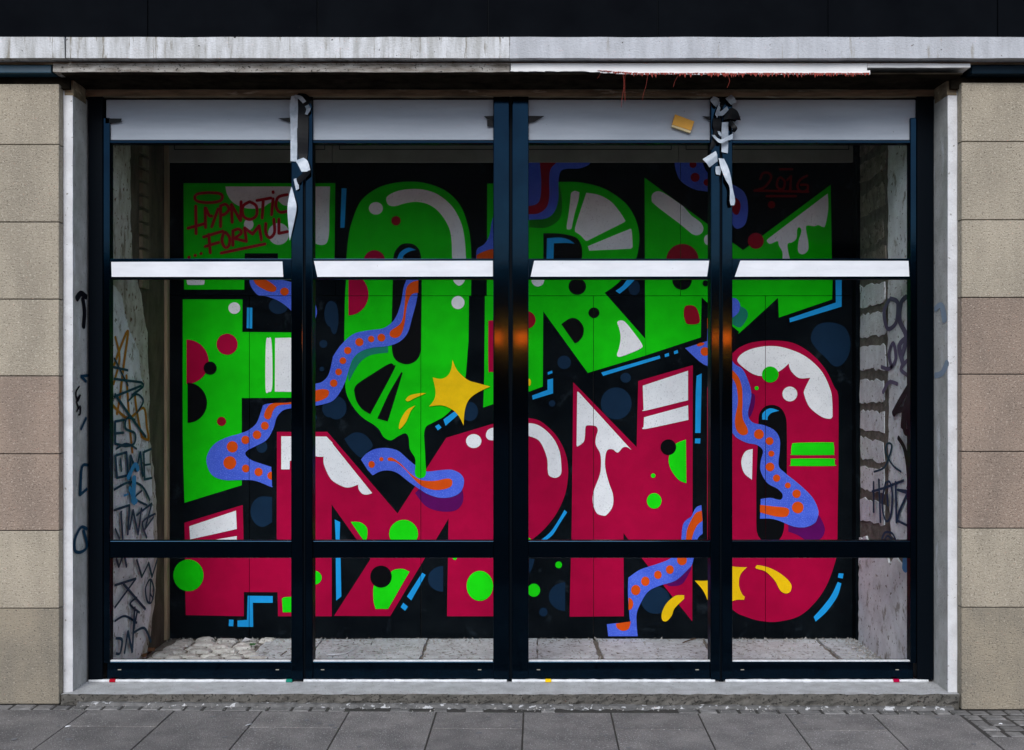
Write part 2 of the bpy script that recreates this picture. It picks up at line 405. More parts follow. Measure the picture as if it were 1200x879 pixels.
box('blue_band', PX(1139, -.055), 5.2, -.055, .1, 3.122, 3.1655, 'navy_metal', bld, .004, 2)
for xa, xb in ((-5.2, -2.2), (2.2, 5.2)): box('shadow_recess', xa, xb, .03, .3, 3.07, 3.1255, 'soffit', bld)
# lintel under the soffit
rough_box('lintel', -2.24, 2.24, .243, .40, 3.082, 3.117, 'lintel', bld, .08, .0015)
for s in (-1, 1): rough_box('lintel_end', min(s * 2.236, s * 2.19), max(s * 2.236, s * 2.19), .058, .24, 3.043, 3.1175, 'lintel', bld, .05, .002)
# piers of stone blocks
LY = [98, 169.5, 260.3, 350.7, 440.7, 532, 622, 713, 825.5]; RY = [96.5, 166, 257.7, 348.7, 438.7, 529.3, 619.3, 712, 832]
for s, ys, pinks in ((-1, LY, {4, 5}), (1, RY, {3, 4, 5})):
    xin = s * 2.2395
    core = box('pier', s * 5.2, xin + s * .012, .012, .30, gz(xin) - .03, 3.085, 'mortar', bld)
    cols = [(xin, s * 3.16), (s * 3.16, s * 4.1), (s * 4.1, s * 5.2)]
    for ci, (xa, xb) in enumerate(cols):
        for r in range(8):
            z1, z0 = PZ(ys[r], 0), PZ(ys[r + 1], 0)
            g = .0022
            m = 'stone_pink' if r in pinks else 'stone_grey'
            if r == 6: m = 'stone_grey'
            if r == 7: m = 'stone_grimy'
            a, b = sorted((xa, xb))
            box('stone_block', a + (g if ci or s > 0 else 0), b - (g if ci or s < 0 else 0), random.uniform(-.0012, .0012), .058, z0 + g, z1 - g, m, core, .0025)
# jambs
for s in (-1, 1):
    j = box('jamb', s * 2.193, s * 2.38, .0605, .56, -.03, 3.07, 'jamb_grey', bld, .003)
    rough_box('jamb_strip', min(s * 2.1925, s * 2.2385), max(s * 2.1925, s * 2.2385), .054, .0603, .02, 3.0415, 'jamb_white', j, .08, .0012)
# sill
bm = bmesh.new(); bm_box(bm, -2.236, 2.236, .012, .36, -.05, .053)
for i in range(1, 120): bmesh.ops.bisect_plane(bm, geom=bm.verts[:] + bm.edges[:] + bm.faces[:], plane_co=(-2.236 + 4.472 * i / 120, 0, 0), plane_no=(1, 0, 0))
for zc in (0.0, .02, .045): bmesh.ops.bisect_plane(bm, geom=bm.verts[:] + bm.edges[:] + bm.faces[:], plane_co=(0, 0, zc), plane_no=(0, 0, 1))
for q in bm.verts:
    if q.co.y < .02:
        k = .007 if q.co.z < .04 else .003
        q.co.y += random.uniform(-k, k); q.co.z += random.uniform(-.003, .002)
        if q.co.z < .012: q.co.y -= .004 - .016 * random.random()
me = bm_mesh(bm); me.materials.append(MATS['concrete_sill']); me.materials.append(MATS['concrete_edge'])
for p in me.polygons:
    if p.normal.y < -.6: p.material_index = 1
link('sill', me, None, bld)

# ------------------------------------------------------------------ shop window
YM = .25          # mullion fronts
YR = .268         # rail fronts
win = empty('shop_window', (0, .27, .054), 'four-bay black metal shop window with white top boards and white transom strips', 'shop window')
def frame_px(name, x0, x1, y0, y1, Yf, depth, m='frame', bevel=.003, seg=2, parent=win):
    a, b = P(x0, y0, Yf), P(x1, y1, Yf)
    o = box(name, a.x, b.x, Yf, Yf + depth, b.z, a.z, m, parent, bevel, seg)
    if m == 'frame':
        o.data.materials.append(MATS['frame_black'])
        for p in o.data.polygons:
            if abs(p.normal.x) > .93 or abs(p.normal.z) > .93: p.material_index = 1
    return o
frame_px('outer_stile', 103.3, 120, 111, 797, YM, .09, 'frame_black')
frame_px('outer_stile', 1075, 1094.5, 111, 797, YM, .09, 'frame_black')
frame_px('sash_stile', 119.6, 128.5, 138, 777, YR - .006, .06)
frame_px('sash_stile', 1067, 1075.4, 138, 777, YR - .006, .06)
bays = [(128, 341), (366, 578), (619, 833), (858, 1067.5)]
mull = [((341, 355.2), (357.6, 366.3)), ((578, 597), (600, 619.5)), ((832.8, 844), (846, 858.5))]
for a, b in mull:
    low = 801
    frame_px('mullion', a[0], a[1], 112, 797.5, YM, .10, bevel=.006, seg=4)
    frame_px('mullion', b[0], b[1], 112, 797.5, YM + .003, .10, bevel=.005, seg=4)
    frame_px('mullion_gap', a[1] - 1.5, b[0] + 1.5, 113, low + 1, YM + .012, .08, 'frame_black', 0)
frame_px('head_rail', 118, 1077, 111.5, 117.5, YR + .02, .06, 'frame_black')
film_ends = [((130.5, 307), (331, 306.5), (332, 324.5), (131, 324.5)), ((368, 306), (577.6, 305.6), (577.6, 324), (372, 324.5)),
             ((626, 305.6), (831, 305.6), (828.5, 324), (621.8, 324.3)), ((867.5, 305.5), (1064.5, 305.8), (1065.5, 324), (861, 324.3))]
for i, (a, b) in enumerate(bays):
    L, Rr = a - 3, b + 3
    if i == 0: bl, br = 124.5, 340.5
    elif i == 3: bl, br = 857, 1074
    else: bl, br = a - 2, b + 1.5
    frame_px('top_board', bl, br, 117, 164, YR + .011, .02, 'white_board', .001, 1)
    frame_px('rail', L, Rr, 164.2, 168, YR, .06)
    frame_px('transom', L, Rr, 303, 327, YR, .06)
    frame_px('transom', L, Rr, 634, 654, YR, .06)
    frame_px('bottom_rail', L, Rr, 775.5, 797, YR, .07)
    prism('white_strip', [(P(q[0], q[1], YR).x, P(q[0], q[1], YR).z) for q in film_ends[i]], lambda x, z, d: (x, d, z), YR - .0025, YR - .0005, 'white_strip', win)
    for y0, y1 in ((167, 304), (326, 635), (653, 776)):
        frame_px('glass_pane', a - 2, b + 2, y0, y1, YR + .03, .006, 'glass', 0)
    # bright edge of the glazing bead at the foot, and drain slots
    frame_px('glazing_bead', a + .5, b - .5, 773.8, 775.8, YR + .004, .02, 'caulk', .0008, 1)
    for px in (a + 12 if i else 140, b - 16):
        frame_px('drain_slot', px - 2.0, px + 2.0, 784.4, 785.4, YR - .0012, .004, 'header_grey', 0)
# black tape tabs over the joints at the top boards
for pts in ('124,139 143,139.2 142,143 136,144 124,145', '326,139 341,138 341,144', '567,136.5 578,136 578,142 571,140', '571,141 578,141 578,148 571,148.5', '619.5,136 638,136.3 626,143 619.5,143.5', '822.5,136.5 834,137 834,143', '858,137 868,137 861,143 858,142'):
    prism('tape_tab', [(P(q[0], q[1], YR).x, P(q[0], q[1], YR).z) for q in parse(pts)], lambda x, z, d: (x, d, z), YR - .006, YR - .004, 'tape_black', win)
# white sealant bead under the frame
def tube_x(name, x0, x1, y, z, r, m, parent):
    bm = bmesh.new(); prev = None; x = x0
    while x <= x1 + .001:
        k = r * random.uniform(.82, 1.15); oy = random.uniform(-.002, .002)
        ring = [bm.verts.new((x, y + oy + k * 1.2 * math.cos(a), z + k * math.sin(a))) for a in [i * math.pi / 4 for i in range(8)]]
        if prev:
            for i in range(8): bm.faces.new((prev[i], prev[(i + 1) % 8], ring[(i + 1) % 8], ring[i]))
        prev = ring; x += .03
    return link(name, bm_mesh(bm, smooth=True), m, parent)
for a, b in ((104, 343), (356, 596.5), (600, 843), (850, 1094)):
    tube_x('sealant_bead', PX(a, .25), PX(b, .25), .2535, .0595, .0085, 'caulk', win)
for px, m in ((132, 'tag_red'), (339, 'paint_T'), (642.5, 'paint_Y'), (1050, 'paint_R')):
    box('paint_dab', PX(px - 3.6, .25), PX(px + 3.6, .25), .240, .26, .0545, .0690, m, win, .002)

# ------------------------------------------------------------------ recess behind the window: floor, ceiling, side walls
YB = 1.435; FZ = .03; XL, XR = -2.111, 2.127
floor = box('recess_floor', XL - .05, XR + .05, .34, YB + .05, -.05, FZ - .012, 'floor_dirt', None, kind='structure')
fj = [300, 368, 431, 497, 563, 632, 702, 768, 836, 905, 975, 1060]
for a, b in zip(fj, fj[1:]):
    xa, xb = PX(a, 1.05), PX(b, 1.05)
    for y0, y1 in ((.36, .78), (.79, YB - .012)):
        o = random.uniform(-.025, .025)
        pts = ragged([(xa + .003 + o, y0), (xb - .003 + o, y0), (xb - .003 + o * .4, y1), (xa + .003 + o * .4, y1)], .05, .006)
        prism('flagstone', pts, lambda x, y, d: (x, y, d), FZ - .05, FZ + random.uniform(-.004, .004), 'flag', floor)
def cobble(cx, cy, w, d, h):
    bm = bmesh.new(); k = 8; rings = []
    for s_, zz in ((1.0, -.05), (1.0, h * .35), (.86, h * .8), (.5, h)):
        rings.append([bm.verts.new((cx + s_ * w * .5 * math.copysign(abs(math.cos(t)) ** .55, math.cos(t)) + random.uniform(-.005, .005),
                                    cy + s_ * d * .5 * math.copysign(abs(math.sin(t)) ** .55, math.sin(t)) + random.uniform(-.005, .005), FZ - .02 + zz + random.uniform(-.003, .003)))
                      for t in [i * 2 * math.pi / k + .2 for i in range(k)]])
    for a, b in zip(rings, rings[1:]):
        for i in range(k): bm.faces.new((a[i], a[(i + 1) % k], b[(i + 1) % k], b[i]))
    bm.faces.new(rings[-1])
    return link('cobble', bm_mesh(bm), 'cobble', floor)
yc = .42
while yc < YB - .03:
    xc = XL + .05 + random.uniform(-.02, .04)
    lim = -1.52 + .05 * math.sin(yc * 9)
    while xc < lim:
        w_ = random.uniform(.10, .16); cobble(xc + w_ / 2, yc + random.uniform(-.012, .012), w_ * .93, .088, random.uniform(.020, .034)); xc += w_
    yc += .096
box('recess_ceiling', -2.35, 2.35, .40, YB + .25, 3.09, 3.16, 'ceiling', None, kind='structure')

def side_map(X, s): return lambda a, b, d: (X + s * d, a, b)    # (Y, z, depth into the room)
def side_pts(s, X): return [side(q[0], q[1], X) for q in outline(parse(s))]
def tag_strokes(name, specs, X, s, m, parent, off):
    bm = bmesh.new()
    for i, (w, t) in enumerate(specs):
        pts = [side(q[0], q[1], X + s * off) for q in path(parse(t))]
        stroke_bm(bm, pts, w, lambda a, b, k, i=i: (X + s * (off + .0004 * i + .00006 * k), a, b), 2.4)
    return link(name, bm_mesh(bm), m, parent)

# left side wall: dark render, old plaster, brick edge, batten
lw = empty('side_wall', (XL, .9, FZ), 'left inner wall of peeling plaster covered with blue and ochre tags', 'wall')
box('render', XL - .15, XL, .345, YB + .05, -.04, 3.09, 'wall_dark', lw)
pl = [(-.1, 3.05)]
zs = [3.05, 2.75, 2.5, 2.3, 2.1, 1.9, 1.7, 1.5, 1.3, 1.1, .9, .7, .5, .3, .1, .02]
edge = [.66, .67, .68, .70, .86, .98, 1.0, 1.02, 1.02, 1.10, 1.16, 1.18, 1.17, 1.12, 1.02, .96]
pts = [(.345, .02), (.345, 3.05)] + list(zip(edge, zs))
prism('plaster', ragged(pts, .035, .012), side_map(XL, 1), 0, .014, 'plaster_old', lw)
pts2 = [(.345, .05), (.345, 2.12), (.50, 2.08), (.62, 1.9), (.80, 1.78), (.90, 1.5), (1.0, 1.2), (1.08, .9), (1.10, .5), (1.0, .2), (.85, .05)]
prism('plaster_skim', ragged(pts2, .03, .012), side_map(XL, 1), .0142, .019, 'plaster_white', lw)
for k in range(11):
    z0 = PZ(168 + k * 15.6, .93); z1 = PZ(168 + (k + 1) * 15.6 - 2.4, .93)
    prism('brick', ragged([(.87, z1), (.995, z1), (.995, z0 - .01), (.87, z0 - .01)], .05, .004), side_map(XL, 1), .0, .020, 'brick_brown', lw)
box('batten', XL - .02, XL + .019, 1.37, 1.425, FZ, 3.06, 'batten', lw, .003)
LT = XL + .019
tag_strokes('ochre_tag', [(.016, '133,430 ~142,405 ~150,388 146,420 140,470 ~137,485'), (.016, '132,475 ~150,490 ~168,478 ~172,500 ~174,515 166,512 ~160,480 158,462'), (.014, '135,395 ~140,420 ~133,450'), (.014, '148,440 ~152,500 ~155,530')], LT, 1, TAGM['ochre'], lw, .002)
tag_strokes('blue_tag', [
    (.014, '132,430 ~150,434'), (.012, '134,420 ~142,436 ~150,452'), (.012, '150,470 ~160,462 ~168,470 ~160,484'), (.012, '136,526 ~148,520 ~160,526'), (.012, '166,575 ~158,584 ~172,592'), (.012, '138,640 ~150,646 ~162,640 ~176,648'), (.012, '134,728 ~146,722 ~160,730'), (.012, '160,700 ~152,708 ~163,718'), (.014, '133,444 148,446 165,448 ~167,453 154,463'), (.014, '133,465 165,452'), (.016, '134,462 ~150,485 170,512'),
    (.014, '145,492 134,494 134,520 146,523'), (.014, '134,508 144,507'), (.014, '157,492 ~148,490 ~146,502 ~157,508 ~156,520 146,523'),
    (.014, '147,530 134,534 136,560 149,557 147,530'), (.012, '140,538 141,552'), (.014, '151,562 152,534 158,552 163,530 166,558'), (.014, '176,526 167,530 168,562 177,560'), (.012, '168,545 175,544'),
    (.014, '132,574 ~150,565 ~165,570 ~174,586'), (.014, '132,598 150,592 148,626'), (.014, '140,600 142,632'), (.014, '150,620 154,598 160,626 164,596'), (.014, '158,604 176,590 168,620 178,606'), (.014, '170,630 ~165,612 ~180,602'), (.012, '133,620 138,632'),
    (.014, '134,655 137,664 143,648 146,664'), (.014, '158,656 164,676 172,660 176,676 182,656'), (.014, '132,686 157,678 132,712'), (.014, '142,684 168,714'),
    (.012, '~172,680 ~168,690 ~170,704 ~175,706 ~178,692 ~175,680 ~172,680'), (.010, '174,680 173,706'), (.010, '173,695 177,702'),
    (.014, '133,748 ~140,750 ~138,765 133,766'), (.014, '143,765 147,740 152,764 155,712'), (.014, '158,716 153,742 ~166,736 ~174,752')], LT, 1, TAGM['navy'], lw, .004)
tag_strokes('cyan_smear', [(.03, '150,560 ~158,545 ~162,550'), (.025, '152,572 ~156,582 ~160,588'), (.04, '155,585 ~158,588'), (.012, '145,581 150,579'), (.03, '157,560 156,585')], LT, 1, TAGM['cyan'], lw, .016)
bm = bmesh.new()
# right side wall: mortar, painted blocks, smooth plaster
rw = empty('side_wall', (XR, .9, FZ), 'right inner wall of white painted blocks with wide mortar and tags', 'wall')
box('mortar_bed', XR, XR + .15, .345, YB + .05, -.04, 3.09, 'wall_mortar', rw)
z = .78; k = 0
while z < 3.0:
    h_ = random.uniform(.105, .135)
    for a, b in (((.84 + random.uniform(-.03, .03)), 1.325),):
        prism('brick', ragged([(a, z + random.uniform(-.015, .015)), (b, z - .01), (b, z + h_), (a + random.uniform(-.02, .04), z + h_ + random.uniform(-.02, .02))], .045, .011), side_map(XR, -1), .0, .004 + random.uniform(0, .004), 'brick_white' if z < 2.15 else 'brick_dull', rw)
    z += h_ + random.uniform(.05, .085)
pts = [(.345, .72), (.345, 3.06), (.76, 3.06), (.755, 2.6), (.75, 2.2), (.76, 1.8), (.735, 1.5), (.75, 1.2), (.74, .95), (.70, .76)]
prism('plaster', ragged(pts, .04, .010), side_map(XR, -1), 0, .016, 'plaster_white', rw)
pts = [(.42, .02), (.42, .62), (.62, .64), (.75, .60), (.85, .62), (1.0, .66), (1.2, .68), (1.33, .66), (1.34, .02)]
prism('plaster', ragged(pts, .03, .012), side_map(XR, -1), 0, .012, 'plaster_white', rw)
box('corner_post', XR - .026, XR - .0005, 1.345, 1.428, FZ, 3.06, 'board_black', rw, .002)
RT = XR - .017
tag_strokes('mauve_tag', [(.03, '1062,348 ~1056,355 ~1054,375 ~1062,395 ~1056,420'), (.025, '1042,352 ~1036,365 ~1040,385 ~1050,378 ~1052,355 ~1043,350'), (.03, '1064,395 ~1054,405 ~1058,425'), (.022, '1033,430 ~1043,432 ~1050,420 ~1047,402 ~1042,415 ~1045,430'), (.022, '1066,420 ~1056,432 ~1064,440'), (.022, '1035,460 ~1042,448 ~1052,450')], RT, -1, TAGM['mauve'], rw, .002)
tag_strokes('blue_tag', [(.012, '1024,553 ~1036,548 ~1042,535 ~1045,522 ~1040,520 ~1038,530 ~1046,545 1056,553'), (.014, '1022,576 1036,572 1059,563'), (.014, '1030,562 1032,612'), (.014, '1024,565 1024,600'), (.013, '~1038,566 ~1034,590 ~1038,610 ~1044,605 ~1046,580 ~1043,565 ~1038,566'), (.014, '1040,580 1041,592'), (.014, '1050,565 1051,612'), (.014, '1066,576 1052,574 1064,578 1054,600 1052,610 1066,617'), (.013, '1034,632 ~1038,624 ~1046,625 ~1050,632'), (.012, '1037,634 ~1041,628 ~1048,634')], RT, -1, TAGM['navy'], rw, .004)
tag_strokes('black_tag', [(.035, '1047,485 ~1055,470 1064,455'), (.03, '1048,483 1062,478'), (.03, '1058,500 ~1060,480 1066,462'), (.028, '1065,480 ~1060,495 ~1062,508 1067,500'), (.026, '1053,513 ~1060,525 ~1064,545 1066,572')], RT, -1, TAGM['black'], rw, .012)
tag_strokes('cyan_smear', [(.035, '1061,656 1060,667'), (.03, '1065,655 1064,668')], RT, -1, TAGM['cyan'], rw, .014)
# tags on the jambs
jl = [o for o in bld.children if o.name.startswith('jamb')]
def jamb_tag(X, s, specs, m, par, off=.0012):
    for i, q in enumerate(specs): tag_strokes('spray_stroke', [q], X, s, TAGM[m], par, off + .0004 * i)
jamb_tag(-2.193, 1, [(.03, '90,350 ~95,344 ~101,348'), (.022, '97,350 ~99,365 ~98,383')], 'black', jl[0])
jamb_tag(-2.193, 1, [(.016, '103,440 95,441 101,447'), (.014, '95,503 101,490'), (.016, '103,545 ~96,548 94,580 102,573'), (.016, '102,620 ~95,618 ~88,632 ~88,645 ~95,647 ~102,640 ~98,622')], 'navy', jl[0], .004)
jamb_tag(-2.193, 1, [(.009, '93,453 ~89,460 ~91,470 ~94,463 ~90,470 ~92,478'), (.009, '90,482 ~94,476 ~94,485 92,486')], 'black', jl[0], .003)
jamb_tag(2.193, -1, [(.03, '1096,440 ~1104,437 ~1110,425')], 'pale', jl[1])
jamb_tag(2.193, -1, [(.03, '1096,362 ~1103,358 ~1107,375')], 'pale', jl[1], .003)

# ------------------------------------------------------------------ the mural on the back wall
box('back_wall', -2.35, 2.35, YB + .02, YB + .3, -.04, 3.2, 'mortar', None, kind='structure')
mur = empty('painted_mural', (0, YB, FZ), 'black boarded back wall painted with green and crimson graffiti letters', 'mural')
SB = (CD + YB) / F
def mx3(px, py, d=0): return Vector(((px - CX) * SB, YB - .004 - d, CZ - (py - CY) * SB))
JY = 346.8                                   # horizontal board joint
low_j = [196, 292.4, 493.3, 695.3, 896.6, 1004]; up_j = [196, 393.5, 594.5, 797.2, 1004]
G_ = .0016
for js, y0, y1 in ((low_j, JY, 748), (up_j, 188, JY)):
    for a, b in zip(js, js[1:]):
        A, B_ = mx3(a, y0), mx3(b, y1)
        box('board', A.x + G_, B_.x - G_, YB - .004, YB + .018, max(B_.z, FZ) + G_, A.z - G_, 'board_black', mur, .0008)
cuts = [(mx3(x, 0).x, None, mx3(0, JY).z) for x in low_j[1:-1]] + [(mx3(x, 0).x, mx3(0, JY).z, None) for x in up_j[1:-1]]
ZJ = mx3(0, JY).z
lay_count = {}
def finish_paint(bm, name, m, cut=True):
    if cut:
        xs = [q.co.x for q in bm.verts]; zs_ = [q.co.z for q in bm.verts]; x0, x1, z0, z1 = min(xs), max(xs), min(zs_), max(zs_)
        def bis(co, no): bmesh.ops.bisect_plane(bm, geom=bm.verts[:] + bm.edges[:] + bm.faces[:], dist=1e-6, plane_co=co, plane_no=no)
        kill = []
        if z0 < ZJ < z1:
            bis((0, 0, ZJ - G_), (0, 0, 1)); bis((0, 0, ZJ + G_), (0, 0, 1))
        for xc, lo, hi in cuts:
            if x0 < xc < x1 and (hi is None or z0 < hi) and (lo is None or z1 > lo):
                bis((xc - G_, 0, 0), (1, 0, 0)); bis((xc + G_, 0, 0), (1, 0, 0))
        for f in bm.faces:
            c = f.calc_center_median()
            if abs(c.z - ZJ) < G_ * .98: kill.append(f); continue
            for xc, lo, hi in cuts:
                if abs(c.x - xc) < G_ * .98 and (hi is None or c.z < hi) and (lo is None or c.z > lo): kill.append(f); break
        if kill: bmesh.ops.delete(bm, geom=kill, context='FACES')
    for f in bm.faces:
        f.normal_update()
        if f.normal.y > 0: f.normal_flip()
    me = bpy.data.meshes.new(name); bm.to_mesh(me); bm.free()
    return link(name, me, m, mur)
def depth(layer):
    i = lay_count.get(layer, 0); lay_count[layer] = i + 1
    return .0012 * layer + .00002 * i
def shape(c, layer, name, s, t='p', m=None):
    pts = outline(parse(s, t)); d = depth(layer); bm = bmesh.new()
    q = []
    for p in pts:
        w3 = mx3(p[0], p[1], d)
        if not q or (w3 - q[-1]).length > 2e-4: q.append(w3)
    if (q[0] - q[-1]).length < 2e-4: q.pop()
    bm.faces.new([bm.verts.new(p) for p in q]); bm.normal_update(); bmesh.ops.triangulate(bm, faces=bm.faces[:], ngon_method='EAR_CLIP')
    return finish_paint(bm, name, m or PM[c])
def dot(c, layer, t, u, v, ru, rv=None, name='painted_dot', a0=0, a1=360, m=None):
    rv = rv or ru; d = depth(layer); bm = bmesh.new(); k = 26
    n_ = k if a1 - a0 >= 360 else k + 1
    vs_ = []
    for i in range(n_):
        a = R(a0 + (a1 - a0) * i / k); x, y = tile(t, u + ru * math.cos(a), v + rv * math.sin(a)); vs_.append(bm.verts.new(mx3(x, y, d)))
    bm.faces.new(vs_); bm.normal_update(); bmesh.ops.triangulate(bm, faces=bm.faces[:])
    return finish_paint(bm, name, m or PM[c])
def strokes(m, layer, t, w, lst, name='painted_tag'):
    bm = bmesh.new()
    for i, s in enumerate(lst):
        d = depth(layer)
        pts = [(mx3(*q).x, mx3(*q).z) for q in path(parse(s, t))]
        stroke_bm(bm, pts, w, lambda a, b, k, d=d: (a, YB - .004 - d - .000005 * k, b))
    return finish_paint(bm, name, m, False)
HI, LT_, CT, TE, SU, SHD = 'painted_highlight', 'painted_letter', 'painted_counter', 'painted_tentacle', 'painted_sucker', 'painted_shadow'

# faint navy dots on the black ground
for t, u, v, r, r2 in (('c2', 25, 105, 70, 80), ('c2', 940, 130, 58, 66), ('b1', 1160, 340, 45, 90), ('b1', 1108, 545, 27, 27), ('b1', 1098, 718, 16, 16), ('c1', 1150, 110, 50, 60), ('c1', 1045, 172, 18, 20),
                       ('c1', 685, 372, 38, 42), ('b3', 358, 672, 46, 46), ('b3', 780, 778, 36, 34), ('b3', 838, 160, 40, 52), ('c3', 715, 75, 106, 110), ('c3', 275, 75, 22, 22), ('d3', 215, 628, 28, 30),
                       ('b1', 800, 285, 66, 55), ('d3', 985, 545, 100, 95), ('b2', 10, 370, 30, 110), ('a3', 400, 800, 66, 60)):
    dot('N', 1, t, u, v, r, r2)
shape('N', 1, 'painted_dot', '80,318 ~150,275 ~220,290 ~275,360 ~235,410 ~190,445 ~120,380', 'c2')
shape('N', 1, 'painted_dot', '~820,500 ~860,420 ~950,398 ~1050,430 ~1090,520 ~1080,620 ~1030,690 ~975,695 ~920,640 ~850,570', 'b4')
shape('N', 1, 'painted_dot', '@p 319,582.5 ~305,582 ~296,590 ~294,602 ~299,613 ~308,617.5 319,612')
dot('N', 1, 'd3', 365, 522, 112, 98, a0=90, a1=270); dot('N', 1, 'd2', 758, 400, 104, 88, a0=90, a1=270)
shape('N', 1, 'painted_dot', '118,262 155,262 ~140,320 118,365', 'd3')
# green letters
shape('G', 2, LT_, '215.5,215 393,215 392,316 326,316 326,297 287,297 286.5,339.5 216,339.5')
shape('G', 2, LT_, '214.5,351 284.5,351 284.2,389.2 352,389.8 352,466 283.5,466.5 283.6,568.5 216.5,589.2 ~214.8,530 214.3,470')
shape('G', 2, LT_, '406,304 ~407.9,283 ~412,262 ~422.4,236.8 ~439.5,222.3 ~458,215.5 ~482,213.2 ~504,216.3 ~525,225.7 ~540,242 ~548.7,265.8 ~552,290 552.3,326 552,346.5 549.6,347 549,400 546,439 ~540,466 ~523,486 ~509,494.5 ~499.5,500 ~497,510 ~497.5,525 ~499.2,549 ~497.5,558 ~492.4,560 ~487.5,556 ~487,538 ~480.5,526.5 ~479,513 ~475,507.8 ~467,511 ~458,516 ~449.7,512 ~444.6,503.5 ~437.8,497.5 ~426,490 ~415.6,479 ~407,463.5 ~404.5,448 ~404,420 ~403.6,395 404.5,347 405.8,326')
shape('G', 2, LT_, '571,215.5 640,213.5 ~657,213.5 ~678,214 ~700,218.5 ~716,225.7 ~733,238.5 ~743.3,253.9 ~748.5,271 ~748.5,288 ~744,306 ~729.7,326 ~719,336 708.4,343.3 755.8,397 756.5,416.6 688.7,437 636.5,364.8 636,453 620,459 566.3,477.6 567.5,441 568.3,347 570.5,346.5')
shape('G', 2, LT_, '755.3,208.6 870.6,293.4 973,217 974.5,304 975.5,326 974.7,351 912.4,372.3 911.5,349 ~868.9,388 866,389 858.3,382.5 822,348.4 821,395.4 757,416.4 756,397')
# crimson letters
shape('R', 2, LT_, '216.5,612.5 284.7,591.7 286,645 324.5,645 324.8,506 383.7,506 466,601.6 523,513 578,496.5 ~598,491 ~612,489.5 ~620,490 ~634,494 ~651,509.5 ~661.4,528 ~665.7,549 ~663,576 ~653,600 ~639,618.5 ~622,633 605,640 605,722 524,722 525.7,607.6 457.4,721.8 391.7,721.5 434.3,655 388.8,591 389,722 326,722 325.5,693.8 286,693.6 286,722 218,720.6 217.5,693')
shape('R', 2, LT_, '671.7,448 746,524 747.8,446.5 811.7,428 811,728 752,654 730.5,624.5 731,722 667.4,722.5 670,610')
shape('R', 2, LT_, '@b4 ~280,610 ~330,570 ~420,535 ~560,522 ~700,540 ~820,610 ~920,720 ~980,840 @c4 ~1003,0 ~1010,100 1008,600 @d4 1003,0 ~1000,200 ~985,290 ~930,440 ~850,560 ~740,655 ~600,692 ~500,692 ~390,665 ~272,597 @p ~836,672 828.8,650 828.5,600 828.5,455 ~835,433 ~845,421')
# counters
shape('K', 3, CT, '460.8,304 ~463,295 ~470,287 ~478.7,285.4 ~487,288 ~493,298 ~494.3,326 493.6,404 ~492,416 ~486,424 ~475.5,427 ~464,422 ~459.5,410 459,380 460,347')
shape('K', 3, CT, '415,457 ~419,450 ~437,438 ~456,426.5 ~461.5,428 ~461.5,434 434,485.5 ~424,479 ~417.5,469')
shape('K', 3, CT, '470.5,436 472,437 ~462,470 454.5,494 442.3,490.5 ~456,461')
shape('K', 3, CT, '215,665 ~330,668 ~430,690 ~470,735 ~482,800 ~465,880 ~400,930 215,930', 'a3')
shape('K', 3, CT, '@c4 460,205 ~465,150 ~500,100 ~555,85 ~610,105 ~645,160 ~655,250 655,560 @d4 640,0 ~630,80 ~600,130 ~540,150 ~480,130 ~450,80 445,0 @c4 445,600 455,375')
# shadows under the tentacles
shape('T', 3, SHD, '380,560 ~270,572 ~190,600 ~140,660 ~108,740 112,805 ~150,730 ~200,660 ~270,620 380,605', 'b2')
shape('P', 3, SHD, '565,690 ~640,780 ~740,815 ~840,810 ~890,760 ~895,690 ~870,670 ~740,700 600,655', 'c2')
shape('E', 3, SHD, '322,318 ~342,430 ~330,560 ~240,625 118,625 118,560 ~230,555 ~290,510 ~312,430', 'a3')
shape('T', 3, SHD, '300,270 ~375,310 ~385,360 ~350,420 ~320,432 283,410 283,300', 'b4')
shape('P', 3, SHD, '400,0 ~435,20 ~430,100 ~400,170 ~380,150 ~395,60', 'c4')
shape('P', 3, SHD, '@d4 665,30 ~780,30 @c4 ~860,850 ~880,850 @d4 ~915,50 ~900,110 ~860,135 ~790,135 ~730,100 665,75')
shape('P', 3, SHD, '@d3 1055,440 ~1130,400 @d4 0,300 0,330 @d3 ~1172,430 ~1100,450')
# letter decoration: red, black, green
dot('R', 4, 'p', 219, 424, 26, 26, a0=-90, a1=90, name='painted_half_dot'); dot('K', 5, 'p', 220.3, 472, 22.7, 23.5, a0=-90, a1=90, name='painted_half_dot')
dot('R', 4, 'p', 266.5, 403.5, 12.4); dot('K', 5, 'p', 246.7, 431.5, 7.7); dot('D', 4, 'p', 260, 493.8, 5.4)
dot('R', 4, 'p', 408.5, 345, 23.5, 24.7, a0=-90, a1=90, name='painted_half_dot'); dot('R', 4, 'p', 439, 306, 12.6); dot('D', 4, 'p', 464.2, 259, 5.5)
shape('R', 4, 'painted_bar', '~573,376 586,375 586,436 ~575,435.8 ~572.3,432 ~572.2,380'); dot('D', 4, 'p', 617.5, 375, 10.2); dot('Y', 4, 'p', 620, 448, 2.2, 4.2)
dot('D', 4, 'p', 799.5, 305, 19); dot('D', 4, 'a4', 442, 718, 55); dot('V', 4, 'a4', 550, 470, 25)
dot('K', 5, 'p', 799, 328.5, 11.4); dot('K', 4, 'b4', 97, 130, 21); dot('K', 4, 'b3', 448, 152, 60, 57); dot('K', 4, 'b3', 562, 332, 38, 36)
shape('K', 4, 'painted_half_dot', '338,410 ~400,370 ~450,378 ~490,430 ~485,490 ~455,530 430,542', 'b3')
shape('D', 4, 'painted_dot', '~801,366 ~803,359 ~811,358 ~817,363 ~819.5,378 ~806,380 ~802,374')
g2 = PM['G2']
